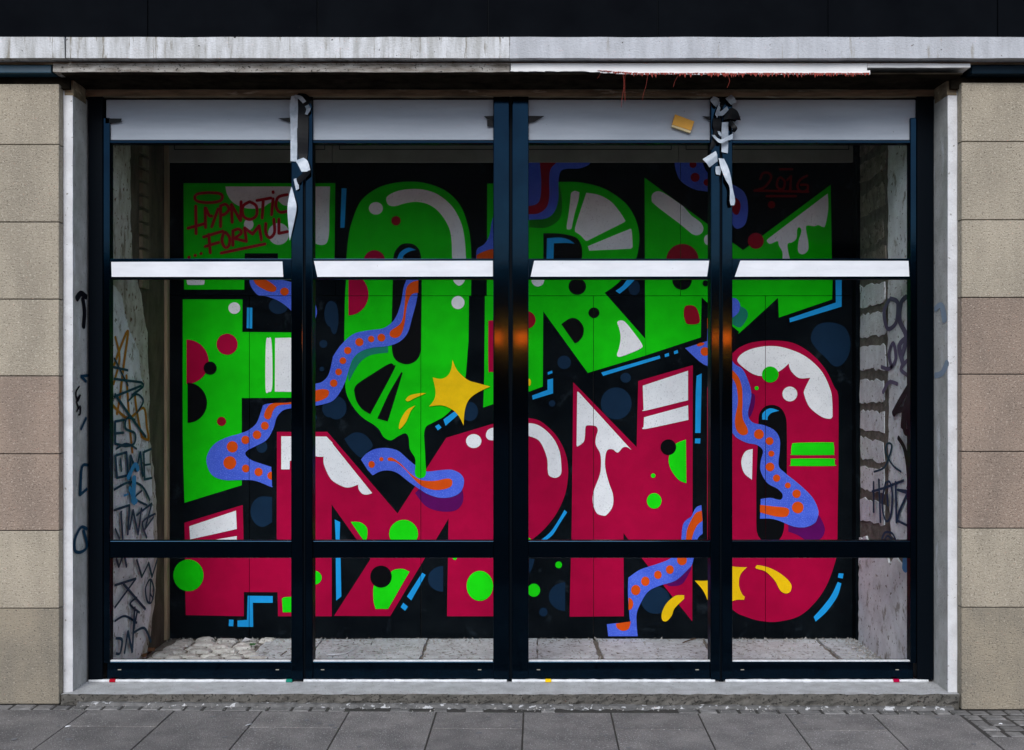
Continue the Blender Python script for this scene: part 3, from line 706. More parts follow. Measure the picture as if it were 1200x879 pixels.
dot('G', 4, 'd1', 183, 375, 104, 109); dot('G', 4, 'd1', 1045, 391, 52, 48, m=g2)
shape('G', 4, 'painted_half_dot', '825,535 ~845,525 885,523 960,523 960,628 830,628', 'd1', m=g2)
shape('G', 4, 'painted_half_dot', '125,8 ~190,12 ~235,50 ~235,120 215,140', 'd2', m=g2)
dot('G', 4, 'd2', 487, 90, 99, 96, m=g2); dot('G', 4, 'd2', 1010, 447, 91, 103, m=g2); dot('G', 4, 'd2', 838, 255, 14, m=g2)
shape('G', 4, 'painted_half_dot', '385,370 ~420,338 ~480,331 527,350 380,605 295,605 ~280,540 ~290,430', 'd2', m=g2); dot('K', 5, 'd2', 332, 384, 74, 76)
dot('G', 4, 'd3', 320, 303, 23, m=g2); dot('G', 4, 'd3', 150, 477, 43, 45, m=g2); dot('G', 4, 'd3', 110, 132, 20, 14, m=g2)
shape('G', 4, 'painted_half_dot', '803.5,515 804,566 ~795,562 ~786,550 ~783.5,537 ~790,521.5', m=g2); dot('K', 5, 'c3', 1072, 375, 54); dot('G', 4, 'c3', 975, 743, 50, 53, m=g2); dot('G', 4, 'c3', 968, 570, 15, m=g2)
shape('G', 4, 'painted_bar', '~690,360 ~720,346 ~950,342 ~975,352 ~978,420 ~960,428 ~700,428 ~685,418', 'c4', m=g2); shape('G', 4, 'painted_bar', '~684,462 ~700,454 ~965,453 ~981,465 ~982,492 ~970,503 ~695,503 ~682,495', 'c4', m=g2)
# white highlights
shape('W', 4, HI, '437,345 1155,345 ~1150,500 ~1145,690 ~1110,745 ~1035,720 ~1000,600 ~930,520 ~870,482 ~830,470 ~790,440 ~740,458 ~690,490 ~620,497 ~555,488 ~490,455 ~450,400', 'a1')
dot('W', 4, 'a1', 802, 670, 72, 75, HI); dot('W', 4, 'a1', 597, 605, 33, 38, HI)
shape('W', 4, HI, '~172,105 ~185,95 ~280,95 ~293,105 ~293,130 ~280,140 ~190,141 ~174,130', 'b1'); dot('W', 4, 'b1', 498, 300, 41, 40, HI)
shape('W', 4, HI, '~715,540 ~735,505 ~752,520 ~760,690 ~757,850 ~735,875 ~712,850', 'b1'); shape('W', 4, HI, '778,505 910,502 910,875 776,873', 'b1')
shape('W', 4, HI, '~368,435 ~385,405 ~450,375 ~545,362 ~640,370 ~730,405 ~820,482 ~880,590 ~905,700 ~915,845 ~913,974 ~868,1026 ~822,974 ~820,845 ~812,680 ~780,590 ~720,510 ~650,465 ~570,450 ~490,462 ~430,480 ~385,472', 'a2')
dot('W', 4, 'a2', 297, 495, 48, 43, HI); dot('W', 4, 'b2', 860, 262, 45, 45, HI)
shape('W', 4, HI, '405,390 ~430,375 462,385 ~455,440 ~430,530 408,635 ~390,640 ~375,625 ~390,520', 'a3')
shape('W', 4, HI, '510,388 ~600,405 ~680,450 ~740,520 775,575 ~765,592 ~650,650 515,718 ~500,712 ~470,680 432,655 ~440,600', 'a3')
shape('W', 4, HI, '520,755 ~700,680 800,640 ~820,645 828,760 815,772 530,785', 'a3')
dot('W', 4, 'b3', 177, 108, 44, 44, HI); shape('W', 4, HI, '~722,400 ~740,385 ~775,395 ~830,460 ~890,545 ~885,575 ~810,610 ~740,634 ~720,620 ~735,570 ~745,500 ~735,440', 'b3')
shape('W', 4, HI, '@a3 ~958,430 ~965,395 ~1000,378 ~1050,395 1172,478 @a4 0,545 ~60,590 ~82,630 ~70,665 ~35,680 0,668 @a3 1150,600 ~980,470')
shape('W', 4, HI, '150,665 ~100,680 ~86,710 ~100,742 150,755', 'a4')
shape('W', 4, HI, '935,393 ~938,500 ~918,610 ~900,622 ~870,610 ~840,618 ~800,612 ~785,630 ~800,720 ~800,780 ~765,810 ~732,790 ~735,720 ~755,650 ~740,625 ~725,640 ~720,700 ~690,728 ~660,740 ~665,800 ~690,900 ~680,970 ~650,985 ~627,970 ~622,880 ~625,800 ~600,750 ~590,720 ~540,738 ~517,718 530,700', 'a4')
shape('W', 4, HI, '@p 277,598.2 277.9,619.7 223.3,632 222.4,616.5'); shape('W', 4, HI, '325,137 515,105 515,150 325,180', 'd1')
shape('W', 4, HI, '@c1 820,300 1130,302 1172,345 @c2 0,352 272,690 ~240,700 ~205,695 ~180,665 175,632 ~110,652 ~60,640 ~0,605 @c1 ~1140,560 ~1112,490 1110,440 ~1070,440 1031,430 960,450 878,470 878,527 820,527')
dot('W', 4, 'c2', 968, 333, 53, 48, HI)
shape('W', 4, HI, '@c2 ~1052,290 ~1065,258 ~1105,240 @p ~598,498 @c3 ~118,210 ~200,235 ~280,310 ~325,400 ~338,500 ~335,560 ~300,585 ~255,570 ~245,530 ~240,450 ~200,350 ~150,310 @p ~606,509 ~590,515 @c2 ~1090,328 ~1060,315')
shape('W', 4, HI, '@p 676.3,459 677.5,459 @c3 820,395 ~790,375 ~760,378 ~725,412 ~690,390 ~655,395 ~640,440 ~640,520 ~665,620 ~692,700 ~690,780 ~650,838 ~620,843 ~580,825 ~555,760 ~560,680 ~600,570 ~610,500 ~605,420 ~575,360 ~575,310 ~588,260 ~575,232 ~530,225 ~505,235 ~500,300 ~490,340 ~450,370 443,360')
shape('W', 4, HI, '@p 753,452 806,434.5 806,469 ~757,481 754,480'); shape('W', 4, HI, '@p 754.5,489 806,475 806.5,492 ~757,502.5 754,500')
shape('W', 4, HI, '@b4 ~315,660 ~350,610 ~430,575 ~540,560 ~650,575 ~780,630 ~890,730 ~950,850 @c4 ~965,50 968,165 ~950,180 ~890,165 ~810,100 ~775,20 @b4 ~775,860 815,778 ~740,780 ~690,740 ~672,705 668,680 ~600,735 ~500,765 ~430,755 ~360,710')
dot('W', 4, 'c4', 675, 10, 51, 51, HI); dot('G', 5, 'b4', 540, 755, 57, 55); dot('G', 5, 'b4', 447, 849, 13, m=g2)
shape('W', 4, HI, '420,387 ~370,405 ~342,470 ~360,550 415,598', 'c4')
# cyan dashes
for t, s in (('b1', '585,297 622,297 621,440 583,438'), ('a2', '62,357 96,358 82,628 53,628'), ('a2', '440,850 ~465,795 ~520,765 572,780 ~530,790 ~490,815 478,850'),
             ('a3', '240,700 ~330,695 ~390,710 430,737 ~370,732 287,735 283,900 235,900'), ('p', '641.5,445 648,443.6 648,461 624.2,468.3 623.6,463.5 641.5,457'), ('b3', '245,740 275,728 278,745 246,758'),
             ('b3', '612,742 1012,625 1018,645 625,765'), ('b3', '1047,617 1075,607 1078,628 1049,637'), ('b3', '1110,597 1136,587 1140,608 1112,617'), ('b3', '800,85 860,85 ~800,150 738,202 710,182 ~760,145'),
             ('c2', '760,185 835,130 862,152 775,228'), ('c2', '703,232 728,217 748,240 722,260'), ('d1', '590,515 762,517 762,563 625,563 628,728 520,727 520,685 585,680'), ('d1', '462,678 493,680 491,725 460,723'),
             ('d2', '15,-8 52,10 48,135 55,262 60,520 25,548 22,262 22,135'), ('d2', '615,357 638,372 540,547 510,520'), ('d2', '485,563 517,590 497,618 467,593'),
             ('c3', '360,805 378,822 ~330,895 ~280,975 230,1015 195,1015 ~260,960 ~310,890'), ('b4', '988,90 1030,90 1030,290 675,398 672,370 990,262'), ('p', '816,440.5 822,437.6 821.6,460 820.6,507.3 814.3,507.3 815,460'), ('c4', '25,315 62,315 60,350 24,348'),
             ('c4', '485,185 ~490,140 ~540,108 602,125 ~550,140 ~525,165 522,188'), ('d4', '1003,420 1028,430 ~1000,520 ~930,620 852,692 838,660 ~900,590 ~960,510'), ('d4', '1010,360 1043,363 1037,397 1004,390')):
    shape('C', 4, 'painted_dash', s, t)
# tentacles
shape('B', 6, TE, '@b2 511,95 ~487,160 ~470,260 ~440,350 ~400,405 ~340,440 ~230,455 ~140,480 ~60,550 ~5,630 @b1 ~1172,650 ~1145,755 ~1100,805 ~1031,832 @c1 ~960,50 ~875,68 ~740,75 695,88 ~675,150 ~650,210 ~600,255 ~540,280 ~440,310 ~360,355 ~312,430 ~312,500 ~350,570 ~430,600 ~540,600 ~640,605 ~750,647 757,640 752,510 ~690,490 ~620,465 ~577,430 ~585,400 ~650,365 ~720,325 ~765,250 ~790,170 ~830,125 ~875,110 ~950,105 ~1031,95 ~1110,80 ~1172,58 @c2 ~45,8 @b2 ~85,810 ~110,730 ~140,650 ~190,600 ~270,572 ~380,560 ~460,530 ~515,470 ~545,370 ~580,230 588,95')
shape('O', 7, SU, '588,110 ~540,125 ~505,170 ~492,300 ~470,400 ~400,455 ~395,490 ~430,505 ~470,480 ~495,400 ~510,290 ~540,210 588,195', 'b2')
for u, v, r in ((335, 503, 27), (265, 512, 22), (184, 533, 28), (104, 591, 25), (71, 661, 23), (42, 738, 23), (8, 815, 26)): dot('O', 7, 'b2', u, v, r, name=SU)
shape('O', 7, SU, '@p ~366,459 ~378,456 ~385.5,458 ~384,465 ~374,470 ~362,471.5 @c1 ~875,80 ~800,90 ~765,125 ~750,170 ~725,185 ~702,160 ~720,110 ~760,75 ~875,68 @p ~352,467')
for u, v, r in ((708, 228, 27), (654, 290, 29), (575, 325, 28), (485, 372, 38), (468, 482, 44), (577, 521, 26), (665, 545, 28)): dot('O', 7, 'c1', u, v, r, r * 1.03, name=SU)
dot('O', 7, 'c1', 755, 570, 30, 28, SU, 90, 270)
shape('B', 6, TE, '600,95 ~612,150 ~660,210 ~720,220 ~800,250 ~875,305 ~960,400 ~1000,425 ~1035,412 ~1062,350 ~1062,300 ~1031,230 ~960,160 ~875,118 740,92', 'b1')
shape('O', 7, SU, '625,95 ~650,140 ~720,180 ~770,188 ~787,160 ~740,120 690,95', 'b1'); dot('O', 7, 'b1', 843, 187, 30, 27, SU)
shape('B', 6, TE, '195,460 ~230,420 ~290,388 ~370,380 ~450,400 ~520,460 ~570,500 ~640,540 ~740,532 ~820,530 ~880,560 ~902,610 ~880,680 ~820,715 ~740,722 ~660,700 ~600,665 ~520,610 ~450,555 ~390,535 ~330,540 275,568 240,530', 'c2')
shape('O', 7, SU, '~380,450 ~410,448 ~470,490 ~540,560 ~610,600 ~700,605 ~780,590 ~818,600 ~815,640 ~770,662 ~700,668 ~620,645 ~560,595 ~490,520 ~430,475 ~385,468', 'c2')
dot('O', 7, 'c2', 268, 493, 22, 24, SU); dot('O', 7, 'c2', 335, 457, 14, 14, SU)
shape('G', 8, 'painted_drip', '522,300 ~540,400 ~568,460 ~566,560 ~600,587 ~638,565 ~638,480 628,300', 'c2', m=PM['G'])
B2 = paint('paint_indigo', (.022, .022, .20)); MATS['paint_indigo'] = B2
shape('B', 6, TE, '@a3 118,178 540,178 ~520,200 ~460,222 ~370,225 ~330,250 ~318,330 ~318,430 ~290,520 ~230,565 ~118,575 @p ~604,264 ~592,280 ~585,306 @a2 985,870 ~985,810 ~995,770 ~1040,740 ~1075,680 ~1100,560 @p ~590,235 ~605,222 ~615,205')
shape('V', 7, SU, '@a3 190,178 310,178 ~265,225 ~255,300 ~255,420 ~235,490 ~180,530 118,535 @p 605,253 606,245 @a3 118,480 ~170,465 ~195,420 ~200,300', m=PM['D'])
shape('O', 7, SU, '@a2 988,815 ~1040,790 ~1095,775 1125,790 1110,870 985,870')
shape('B', 6, TE, '@a3 1115,178 ~1125,240 ~1160,310 @a4 ~20,365 ~128,385 ~220,430 ~260,520 ~284,610 ~320,635 ~370,600 ~388,500 ~370,400 ~310,345 ~200,300 ~110,250 75,178')
for u, v, r in ((25, 283, 31), (107, 318, 24), (10, 195, 24)): dot('D', 7, 'a4', u, v, r, name=SU)
shape('D', 7, SU, '~275,500 ~295,535 ~320,535 ~336,490 ~330,450 ~305,425 ~285,440', 'a4')
shape('B', 6, TE, '@b4 250,235 ~300,232 ~332,270 ~325,325 ~283,365 250,380')
shape('B', 6, TE, '@p 802.5,408 @b4 108,525 112,340 200,330 ~230,500 ~283,665 ~350,720 ~390,800 ~410,879 @c4 ~405,60 ~388,150 ~420,205 ~500,225 ~570,260 ~605,320 ~605,400 ~598,500 ~640,550 ~740,630 ~830,720 ~870,810 ~860,870 @d4 ~840,20 ~780,45 ~700,40 ~600,0 @c4 ~540,865 470,865 475,730 ~540,722 ~610,735 ~625,700 ~590,660 ~520,620 ~475,540 ~475,470 ~490,400 ~450,360 ~380,345 ~310,310 275,270 278,0 @b4 283,790 ~200,730 ~128,705 ~60,670')
dot('O', 7, 'b4', 92, 598, 30, name=SU); shape('O', 7, SU, '~35,552 ~60,538 ~88,540 ~75,556 ~50,562', 'b4'); shape('O', 7, SU, '108,370 160,360 160,440 108,440', 'b4')
shape('O', 7, SU, '@b4 270,715 ~320,770 ~345,840 @c4 ~350,60 ~350,170 ~385,250 ~380,285 ~340,290 ~305,250 ~298,180 ~318,60 @b4 ~305,830 270,765')
for u, v, r in ((462, 286, 34), (535, 333, 27), (547, 419, 21), (538, 510, 30), (583, 587, 25), (660, 637, 20), (720, 694, 29), (728, 788, 40)): dot('O', 7, 'c4', u, v, r, name=SU)
shape('O', 7, SU, '470,770 ~560,780 ~650,790 ~670,815 ~650,850 ~580,850 470,822', 'c4')
shape('B', 6, TE, '@c4 0,850 ~30,790 68,772 76,879 @d4 76,90 ~40,130 ~15,260 0,310 @d3 ~1150,390 ~1100,420 ~1000,450 ~930,490 ~880,570 ~855,640 ~855,720 862,792 660,792 650,710 715,702 812,700 ~805,650 ~795,500 798,390 ~880,335 ~1000,295 ~1080,262 ~1150,200 ~1160,130 ~1175,20')
for u, v, r in ((1165, 268, 34), (1082, 335, 27), (1000, 371, 26), (914, 415, 29), (848, 475, 32)): dot('O', 7, 'd3', u, v, r, r * 1.1, name=SU)
dot('O', 7, 'd3', 799, 570, 32, 42, SU, -90, 90); shape('O', 7, SU, '712,705 815,690 ~800,740 ~760,755 ~720,735', 'd3')
shape('O', 7, SU, '@c4 0,870 ~30,825 70,810 75,879 @d4 ~40,30 ~15,80 0,135 @d3 ~1195,150 ~1200,60')
# stars and drops
shape('Y', 8, 'painted_star', '530.3,421.8 ~536,434 ~548,445 ~560,449 574.5,453 ~560,460 ~550,468 ~545,480 543.3,498.5 ~538,488 ~530,480 ~518,475 503,476.2 ~509,468 ~510.5,458 507.2,442.3 ~517,444 ~525,440 ~529,432')
for t, s in (('c2', '500,50 ~530,20 ~600,5 642,5 ~570,35 ~520,60'), ('c2', '~455,235 ~470,180 ~510,120 568,88 ~535,130 ~505,200 ~465,248'), ('d4', '~440,315 ~460,305 ~540,325 ~620,370 ~680,430 ~680,480 ~650,498 ~610,480 ~570,410 ~510,350 ~445,328'),
             ('d3', '1180,510 ~1120,515 ~1060,565 ~1028,630 ~1030,680 ~1060,688 ~1095,650 ~1115,600 1180,535')): shape('Y', 8, 'painted_drop', s, t)
shape('Y', 8, 'painted_star', '22,410 ~120,408 ~200,370 272,312 ~330,318 380,318 ~335,370 ~325,440 ~345,500 365,520 360,542 ~310,542 272,555 ~200,590 140,640 ~118,565 ~80,480', 'd4')
# lettered tags
tr_ = TAGM['red']
strokes(tr_, 9, 'a1', .0175, ['~322,388 ~400,395 ~418,422 ~395,448 ~322,457 ~250,448 ~228,422 ~250,397 ~322,388'])
strokes(tr_, 9, 'a1', .0185, ['235,480 238,670', '300,492 302,628', '182,632 300,600', '305,495 ~328,545 345,548', '388,500 345,622', '405,478 405,622', '405,480 ~440,468 ~462,500 ~440,532 405,545',
    '485,592 480,470 542,580 546,450', '~605,450 ~650,480 ~650,545 ~605,572 ~560,545 ~560,480 ~605,450', '655,442 750,425', '698,435 690,562', '765,430 755,540', '765,382 766,388', '862,402 ~800,420 ~785,480 ~812,522 865,515',
    '290,692 420,652', '325,675 335,800', '300,757 392,730', '~440,660 ~468,700 ~460,755 ~435,762 ~415,720 ~425,670 ~440,660', '490,750 490,650 ~530,638 ~548,665 500,702 582,722', '582,722 570,630 625,672 670,615 685,712',
    '715,600 ~715,665 ~742,697 ~775,660 770,570', '805,570 805,667 865,655', '410,802 710,740', '188,832 191,831', '230,819 233,818', '270,806 273,805', '1045,578 1047,582'])
strokes(PM['V'], 9, 'a4', .0135, ['605,228 690,228', '470,295 ~490,255 ~530,255 ~545,290 ~500,350 440,372', '~610,283 ~638,310 ~632,355 ~608,367 ~585,340 ~592,298 ~610,283', '655,302 682,275 676,370', '792,272 ~745,300 ~725,345 ~750,382 ~790,372 ~795,337 750,335', '430,374 800,382', '515,412 715,412'])
# header boards above the mural with a narrow recessed slot each
hz0, hz1 = PZ(190, YB - .03), PZ(150, YB - .03)
for a, b in ((196, 389), (389.5, 596), (596.5, 795), (795.5, 1003)):
    hb = box('header_board', PX(a, 1.405) + .001, PX(b, 1.405) - .001, 1.405, 1.43, hz0, hz1, 'header_grey', mur)
    la, lb = PX(a + 8, 1.405), PX(b - 8, 1.405); z0, z1 = PZ(174.8, 1.405), PZ(160, 1.405)
    box('slot', la, lb, 1.4025, 1.4055, z0 - .004, z0, 'frame_black', hb); box('slot', lb - .004, lb, 1.4025, 1.4055, z0 + .0002, z1, 'frame_black', hb); box('slot', la, la + .004, 1.4025, 1.4055, z0 + .0002, z1, 'frame_black', hb)
box('edge_strip', PX(1001.6, 1.42), PX(1003.2, 1.42), 1.418, 1.428, FZ, 3.0, 'tape_silver', mur, .0005)

# ------------------------------------------------------------------ torn tape on the mullions, sticker
def ribbon(name, left, right, ys, m, parent=None, th=.0006):
    """tape from two edge lines in survey pixels, each pair of points at its own distance; given a real thickness"""
    bm = bmesh.new(); A = []
    n_ = 14
    lp, rp = catmull(left, 4) + [left[-1]], catmull(right, 4) + [right[-1]]
    yy_ = [q[0] for q in catmull([(y, 0) for y in ys], 4)] + [ys[-1]]
    rows = []
    for a, b, y in zip(lp, rp, yy_):
        p, q = P(a[0], a[1], y), P(b[0], b[1], y + .003)
        mid = (p + q) / 2 + Vector((0, -.0006, 0))
        rows.append([p, mid, q])
    F_ = [[bm.verts.new(p) for p in r] for r in rows]; B_ = [[bm.verts.new(p + Vector((0, th, 0))) for p in r] for r in rows]
    for i in range(len(rows) - 1):
        for k in (0, 1):
            bm.faces.new((F_[i][k], F_[i][k + 1], F_[i + 1][k + 1], F_[i + 1][k])); bm.faces.new((B_[i][k], B_[i + 1][k], B_[i + 1][k + 1], B_[i][k + 1]))
        bm.faces.new((F_[i][0], F_[i + 1][0], B_[i + 1][0], B_[i][0])); bm.faces.new((F_[i][2], B_[i][2], B_[i + 1][2], F_[i + 1][2]))
    for r in (0, -1):
        for k in (0, 1): bm.faces.new((F_[r][k], B_[r][k], B_[r][k + 1], F_[r][k + 1]))
    return link(name, bm_mesh(bm), m, parent)
def Z1(pts): return [(310 + float(w.split(',')[0]) / 3.516, 95 + float(w.split(',')[1]) / 3.516) for w in pts.split()]
def Z3(pts): return [(800 + float(w.split(',')[0]) / 3.516, 95 + float(w.split(',')[1]) / 3.516) for w in pts.split()]
t1 = empty('torn_tape', P(353, 190, .24), 'long torn silver and black tape hanging from the mullion beside the red tag', 'tape', 'torn tape on the mullions')
ribbon('tape_strip', Z1('110,62 103,110 106,160 107,230 107,330'), Z1('136,58 138,110 136,170 135,240 134,332'), [.236, .240, .236, .238, .234], 'tape_silver', t1)
ribbon('tape_strip', Z1('136,78 135,150 134,230 138,300 150,345'), Z1('186,70 182,150 180,240 178,300 172,330'), [.246, .242, .238, .240, .236], 'tape_black', t1)
ribbon('tape_strip', Z1('126,328 138,345 152,374'), Z1('160,316 178,330 190,372'), [.232, .222, .216], 'tape_silver', t1)
ribbon('tape_strip', Z1('190,366 160,378 120,412'), Z1('190,378 170,400 122,442'), [.214, .222, .228], 'tape_black', t1)
ribbon('tape_strip', Z1('120,404 124,424 130,450'), Z1('132,400 140,420 142,444'), [.224, .226, .228], 'tape_silver', t1)
ribbon('tape_strip', Z1('110,437 98,490 94,535 98,590 103,655'), Z1('113,437 124,480 132,520 122,580 105,656'), [.236, .228, .222, .226, .230], 'tape_silver', t1)
ribbon('tape_strip', Z1('132,58 160,66 184,84 196,112'), Z1('140,50 172,54 196,80 202,106'), [.236, .226, .222, .230], 'tape_black', t1)
ribbon('tape_strip', Z1('118,66 140,74 158,92'), Z1('126,56 152,62 172,84'), [.230, .222, .226], 'tape_silver', t1)
ribbon('tape_strip', Z1('166,104 172,118 166,136'), Z1('182,96 190,116 176,140'), [.228, .222, .228], 'tape_silver', t1)
t3 = empty('torn_tape', P(846, 170, .24), 'crumpled bunch of silver and black tape strips below the soffit beside the yellow sticker', 'tape', 'torn tape on the mullions')
ribbon('tape_strip', Z3('112,78 122,92 138,108'), Z3('126,62 142,68 160,78'), [.226, .220, .224], 'tape_silver', t3)
ribbon('tape_strip', Z3('176,72 186,84 200,98'), Z3('200,56 212,66 222,86'), [.226, .218, .224], 'tape_silver', t3)
ribbon('tape_strip', Z3('150,70 152,98 140,120 132,150'), Z3('176,76 172,100 156,120 142,140'), [.224, .214, .218, .224], 'tape_black', t3)
ribbon('tape_strip', Z3('134,138 140,118 152,84'), Z3('142,152 150,132 160,100'), [.218, .210, .216], 'tape_silver', t3)
ribbon('tape_strip', Z3('140,126 158,124 182,104'), Z3('146,142 166,142 190,118'), [.212, .206, .212], 'tape_silver', t3)
ribbon('tape_strip', Z3('176,128 200,110 226,124 240,162'), Z3('166,160 190,156 214,158 222,160'), [.222, .214, .218, .224], 'tape_black', t3)
ribbon('tape_strip', Z3('126,150 124,184 128,210 116,260 110,282'), Z3('160,152 156,186 152,214 140,256 122,284'), [.238, .234, .236, .230, .228], 'tape_black', t3)
ribbon('tape_strip', Z3('162,170 160,210 160,250 160,292'), Z3('188,168 188,210 188,250 186,298'), [.242, .238, .240, .238], 'tape_silver', t3)
ribbon('tape_strip', Z3('196,160 216,178 226,196 214,212'), Z3('186,178 200,190 206,200 196,206'), [.226, .214, .212, .222], 'tape_black', t3)
ribbon('tape_strip', Z3('120,222 134,240 156,256 182,246 206,240'), Z3('132,222 146,236 162,240 184,228 208,216'), [.222, .212, .206, .212, .222], 'tape_silver', t3)
ribbon('tape_strip', Z3('144,206 148,218 156,228'), Z3('154,208 158,216 162,226'), [.214, .208, .212], 'tape_silver', t3)
ribbon('tape_strip', Z3('82,322 98,338 110,356'), Z3('136,288 142,304 144,330'), [.222, .214, .222], 'tape_silver', t3)
ribbon('tape_strip', Z3('136,352 135,368 138,384'), Z3('158,350 158,368 154,388'), [.234, .236, .234], 'tape_silver', t3)
ribbon('tape_strip', Z3('148,318 158,360 176,404 194,440 194,490 198,512'), Z3('170,320 186,352 198,392 206,440 216,490 212,512'), [.230, .218, .210, .208, .206, .206], 'tape_silver', t3)
st = [(-13.2, 4.0), (-9.2, -9.6), (13.4, -1.2), (8.4, 11.6)]
o = prism('sticker', [(P(800 + a, 144 + b, .262).x, P(800 + a, 144 + b, .262).z) for a, b in ((-12.6, 2.4), (-9.2, -9.6), (13.4, -1.2), (9.6, 9.4))], lambda x, z, d: (x, d, z), .252, .276, 'sticker_yellow')
tag(o, 'small tilted yellow block stuck on the white top board', 'sticker')
e = prism('lower_edge', [(P(800 + a, 144 + b, .258).x, P(800 + a, 144 + b, .258).z) for a, b in ((-12.9, 4.6), (-12.6, 2.5), (9.6, 9.5), (8.8, 12.0))], lambda x, z, d: (x, d, z), .254, .277, 'sticker_edge', o)

# ------------------------------------------------------------------ litter
def leaf_obj(name, pts, z, m, label, cat, group=None, curl=.004):
    bm = bmesh.new(); c = Vector((sum(p[0] for p in pts) / len(pts), sum(p[1] for p in pts) / len(pts)))
    top = [bm.verts.new((p[0], p[1], z + .002 + curl * random.random())) for p in pts]; bot = [bm.verts.new(v_.co - Vector((0, 0, .0015))) for v_ in top]
    a = bm.verts.new((c.x, c.y, z + .002 + curl)); b = bm.verts.new((c.x, c.y, z + .0005 + curl))
    for i in range(len(pts)):
        j = (i + 1) % len(pts); bm.faces.new((top[i], top[j], a)); bm.faces.new((bot[j], bot[i], b)); bm.faces.new((top[i], bot[i], bot[j], top[j]))
    o = link(name, bm_mesh(bm), m); tag(o, label, cat, group); return o
def gpt(px, py, z0):                       # survey pixel on the horizontal plane z0
    d = (CZ - z0) * F / (py - CY); return ((px - CX) * d / F, d - CD)
def scrap(px, py, z, w, h, ang=0, k=6, jit=.3):
    x, y = gpt(px, py, z); out = []
    for i in range(k):
        t = 2 * math.pi * i / k; rr = 1 + random.uniform(-jit, jit); a, b = w * .5 * rr * math.cos(t), h * .5 * rr * math.sin(t)
        out.append((x + a * math.cos(ang) - b * math.sin(ang), y + a * math.sin(ang) + b * math.cos(ang)))
    return out
mat('paper', (.75, .76, .78), (.6, .6, .62), 20, .7); mat('leaf_brown', (.16, .07, .025), (.10, .045, .018), 40, .8); mat('leaf_green', (.03, .16, .03), None, 40, .7); mat('cap_yellow', (.65, .42, .02), None, 10, .5)
mat('twig', (.13, .075, .04), (.08, .05, .03), 50, .9); mat('gum', (.20, .20, .205), (.15, .15, .155), 60, .8); mat('stone_chip', (.42, .40, .38), (.3, .28, .26), 40, .9)
FT = FZ + .006
leaf_obj('bottle_cap', scrap(184, 773.5, FT, .045, .05, 0, 9, .08), FT, 'cap_yellow', 'small yellow bottle cap on the cobbles by the tagged wall', 'bottle cap')
leaf_obj('leaf', scrap(296, 755.5, FT + .004, .04, .05, .4), FT + .004, 'leaf_green', 'small green leaf where cobbles meet the flagstones', 'leaf')
leaf_obj('paper_scrap', scrap(290, 752, FT, .07, .06, .2), FT, 'paper', 'crumpled white paper scrap beside the green leaf', 'paper scrap', None, .02)
leaf_obj('paper_scrap', scrap(1004, 752, FT, .03, .03, .2), FT, 'paper', 'tiny white paper crumb tight in the corner under the black post', 'paper scrap', 'paper crumbs in the corner')
leaf_obj('paper_scrap', scrap(1000, 759, FT, .025, .03, .8), FT, 'paper', 'paler crumb on the flagstone just out from the black post', 'paper scrap', 'paper crumbs in the corner')
for i, (px, py, w, h, a) in enumerate(((172, 764, .14, .03, .9), (163, 770, .09, .04, .3), (168, 771, .05, .03, 1.2))):
    leaf_obj('dry_leaf', scrap(px, py, FT, w, h, a), FT, 'leaf_brown', ['long curled brown leaf leaning in the wall corner beside the cobbles', 'broad brown leaf flat against the tagged plaster wall', 'smallest brown leaf scrap next to the yellow cap'][i], 'leaf', 'dry leaves by the wall', .02)
def stick(name, pts, z, r, m, label, cat):
    bm = bmesh.new(); prev = None
    q = [gpt(a, b, z) for a, b in path(parse(pts))]
    for i, (x, y) in enumerate(q):
        ring = [bm.verts.new((x + r * math.cos(t) * .6, y + r * math.cos(t) * .8, z + r + r * math.sin(t))) for t in (0, 1.57, 3.14, 4.71)]
        if prev:
            for k in range(4): bm.faces.new((prev[k], prev[(k + 1) % 4], ring[(k + 1) % 4], ring[k]))
        else: bm.faces.new(ring)
        prev = ring
    bm.faces.new(prev[::-1]); o = link(name, bm_mesh(bm), m); tag(o, label, cat); return o
stick('plastic_strip', '383,768 ~400,767 ~412,763 421,757', FT - .001, .004, 'paper', 'thin curved white plastic strip lying on the dusty flagstones', 'plastic strip')
stick('twig', '800,754 ~808,751 815,749', FT - .001, .004, 'twig', 'short brown twig against the foot of the mural', 'twig')
stick('twig', '329,769 ~333,766 336,764', FT - .001, .004, 'twig', 'dark twig on the flagstone beside the cobbles', 'twig')
for i, (px, py, w, lab) in enumerate(((79, 855, .026, 'white cigarette end on the grey slab below the stone pier'), (291, 852, .012, 'narrow white scrap stuck in a slab joint below the tagged wall'), (861, 828, .05, 'flattened white wrapper at the mortar under the window'), (528, 826, .04, 'torn white crumb against the sill step'), (697, 824.5, .035, 'small white crumb lying by the sill under the mural'), (1173, 846, .02, 'white scrap lying on the cobbled setts by the pier'))):
    leaf_obj('paper_scrap', scrap(px, py, gz(0) + .0, w, w * (.45 if i != 1 else 3.5), .1 if i != 1 else -.5), gz(gpt(px, py, 0)[0]) + .001, 'paper', lab, 'paper scrap')
# trodden gum spots, flat on the slabs
gm = None
for i in range(46):
    px, py = random.uniform(5, 1195), random.uniform(838, 878)
    if px > 1110 and py < 865: continue
    r_ = random.uniform(.006, .017); x, y = gpt(px, py, gz(0)); bm = bmesh.new()
    vs_ = [bm.verts.new((x + r_ * random.uniform(.7, 1.2) * math.cos(t), y + r_ * random.uniform(.7, 1.2) * math.sin(t), gz(x) + .0025)) for t in [k * math.pi / 4 for k in range(8)]]
    c_ = bm.verts.new((x, y, gz(x) + .004))
    for k in range(8): bm.faces.new((vs_[k], vs_[(k + 1) % 8], c_))
    link('gum_spot', bm_mesh(bm), 'gum', pave)
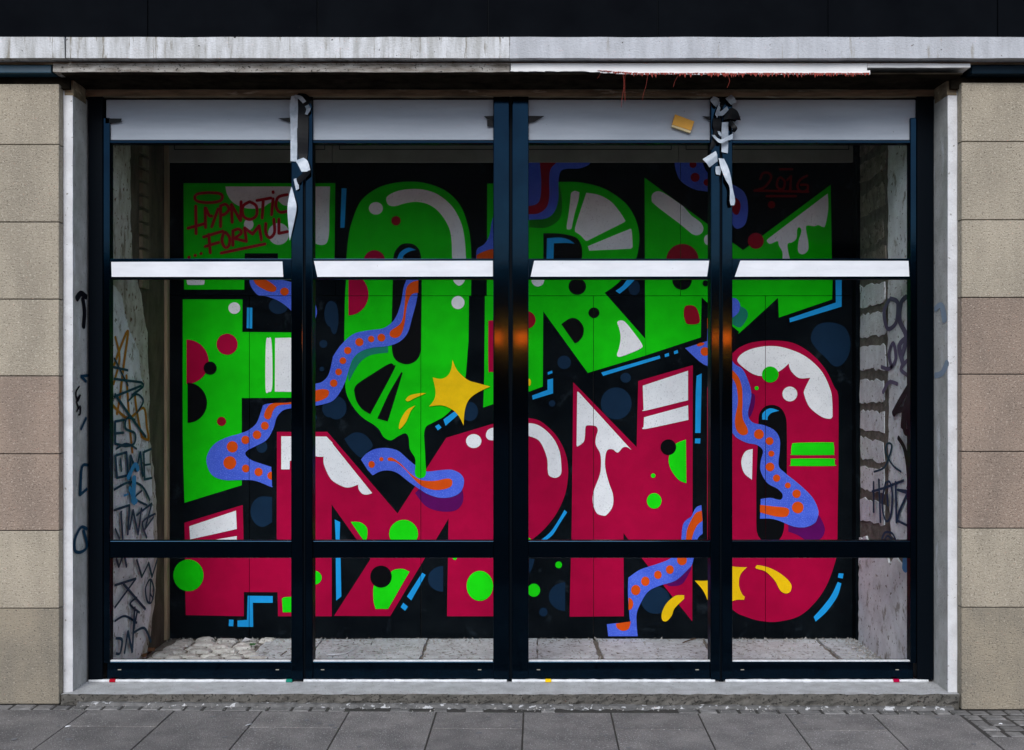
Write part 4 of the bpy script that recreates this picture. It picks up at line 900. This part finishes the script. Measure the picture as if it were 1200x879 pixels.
# fine grit on the recess floor and along the step: nobody could count it
bm = bmesh.new()
def chip(x, y, z, r):
    vs_ = [bm.verts.new((x + random.uniform(-r, r), y + random.uniform(-r, r), z + (0 if i < 3 else r * 1.2))) for i in range(4)]
    for f in ((0, 1, 2), (0, 1, 3), (1, 2, 3), (2, 0, 3)): bm.faces.new([vs_[i] for i in f])
for i in range(900):
    y = YB - .02 - abs(random.gauss(0, .05)) if random.random() < .5 else random.uniform(.5, YB - .02)
    chip(random.uniform(XL + .03, XR - .03), y, FZ + .002, random.uniform(.003, .011))
for i in range(160): chip(XR - .02 - abs(random.gauss(0, .05)), random.uniform(.6, YB - .02), FZ + .002, random.uniform(.004, .014))
for i in range(260):
    x = random.uniform(-2.2, 2.2); chip(x, -.012 - abs(random.gauss(0, .035)), gz(x) + .001, random.uniform(.002, .007))
link('rubble_grit', bm_mesh(bm), 'stone_chip', None, 'stuff')

# ------------------------------------------------------------------ houses across the square: seen only as reflections in the metal
lit = bpy.data.materials.new('lit_window'); lit.use_nodes = True
b_ = lit.node_tree.nodes['Principled BSDF']; b_.inputs['Emission Color'].default_value = (1, .11, .002, 1); b_.inputs['Emission Strength'].default_value = 85; MATS['lit_window'] = lit
for i, (xa, xb, hh, lab) in enumerate(((-42, -14, 7.6, 'long low house with dark windows across the square'), (-13.9, 14, 7.0, 'low house with warm lit ground floor windows across the square'), (14.1, 44, 8.0, 'tallest low house at the end of the row across the square'))):
    h = empty('town_house', ((xa + xb) / 2, -54, -.06), lab, 'house')
    box('wall', xa, xb, -60, -52, -.06, hh, 'facade_far', h); box('roof', xa - .2, xb + .2, -60.2, -51.6, hh, hh + .3, 'roof_far', h)
    x = xa + 1.2
    while x < xb - 2:
        for z0, z1 in ((1.0, 2.6), (4.4, 6.0)):
            box('window', x, x + 1.4, -52.1, -51.95, z0, z1, 'facade_glass', h)
        x += 2.8
    if i == 1:
        for x0, x1 in ((-.8, -.42), (.28, .85), (9.75, 9.9), (10.2, 10.75)): box('lit_window', x0, x1, -52.1, -51.93, 3.5, 4.05, 'lit_window', h)
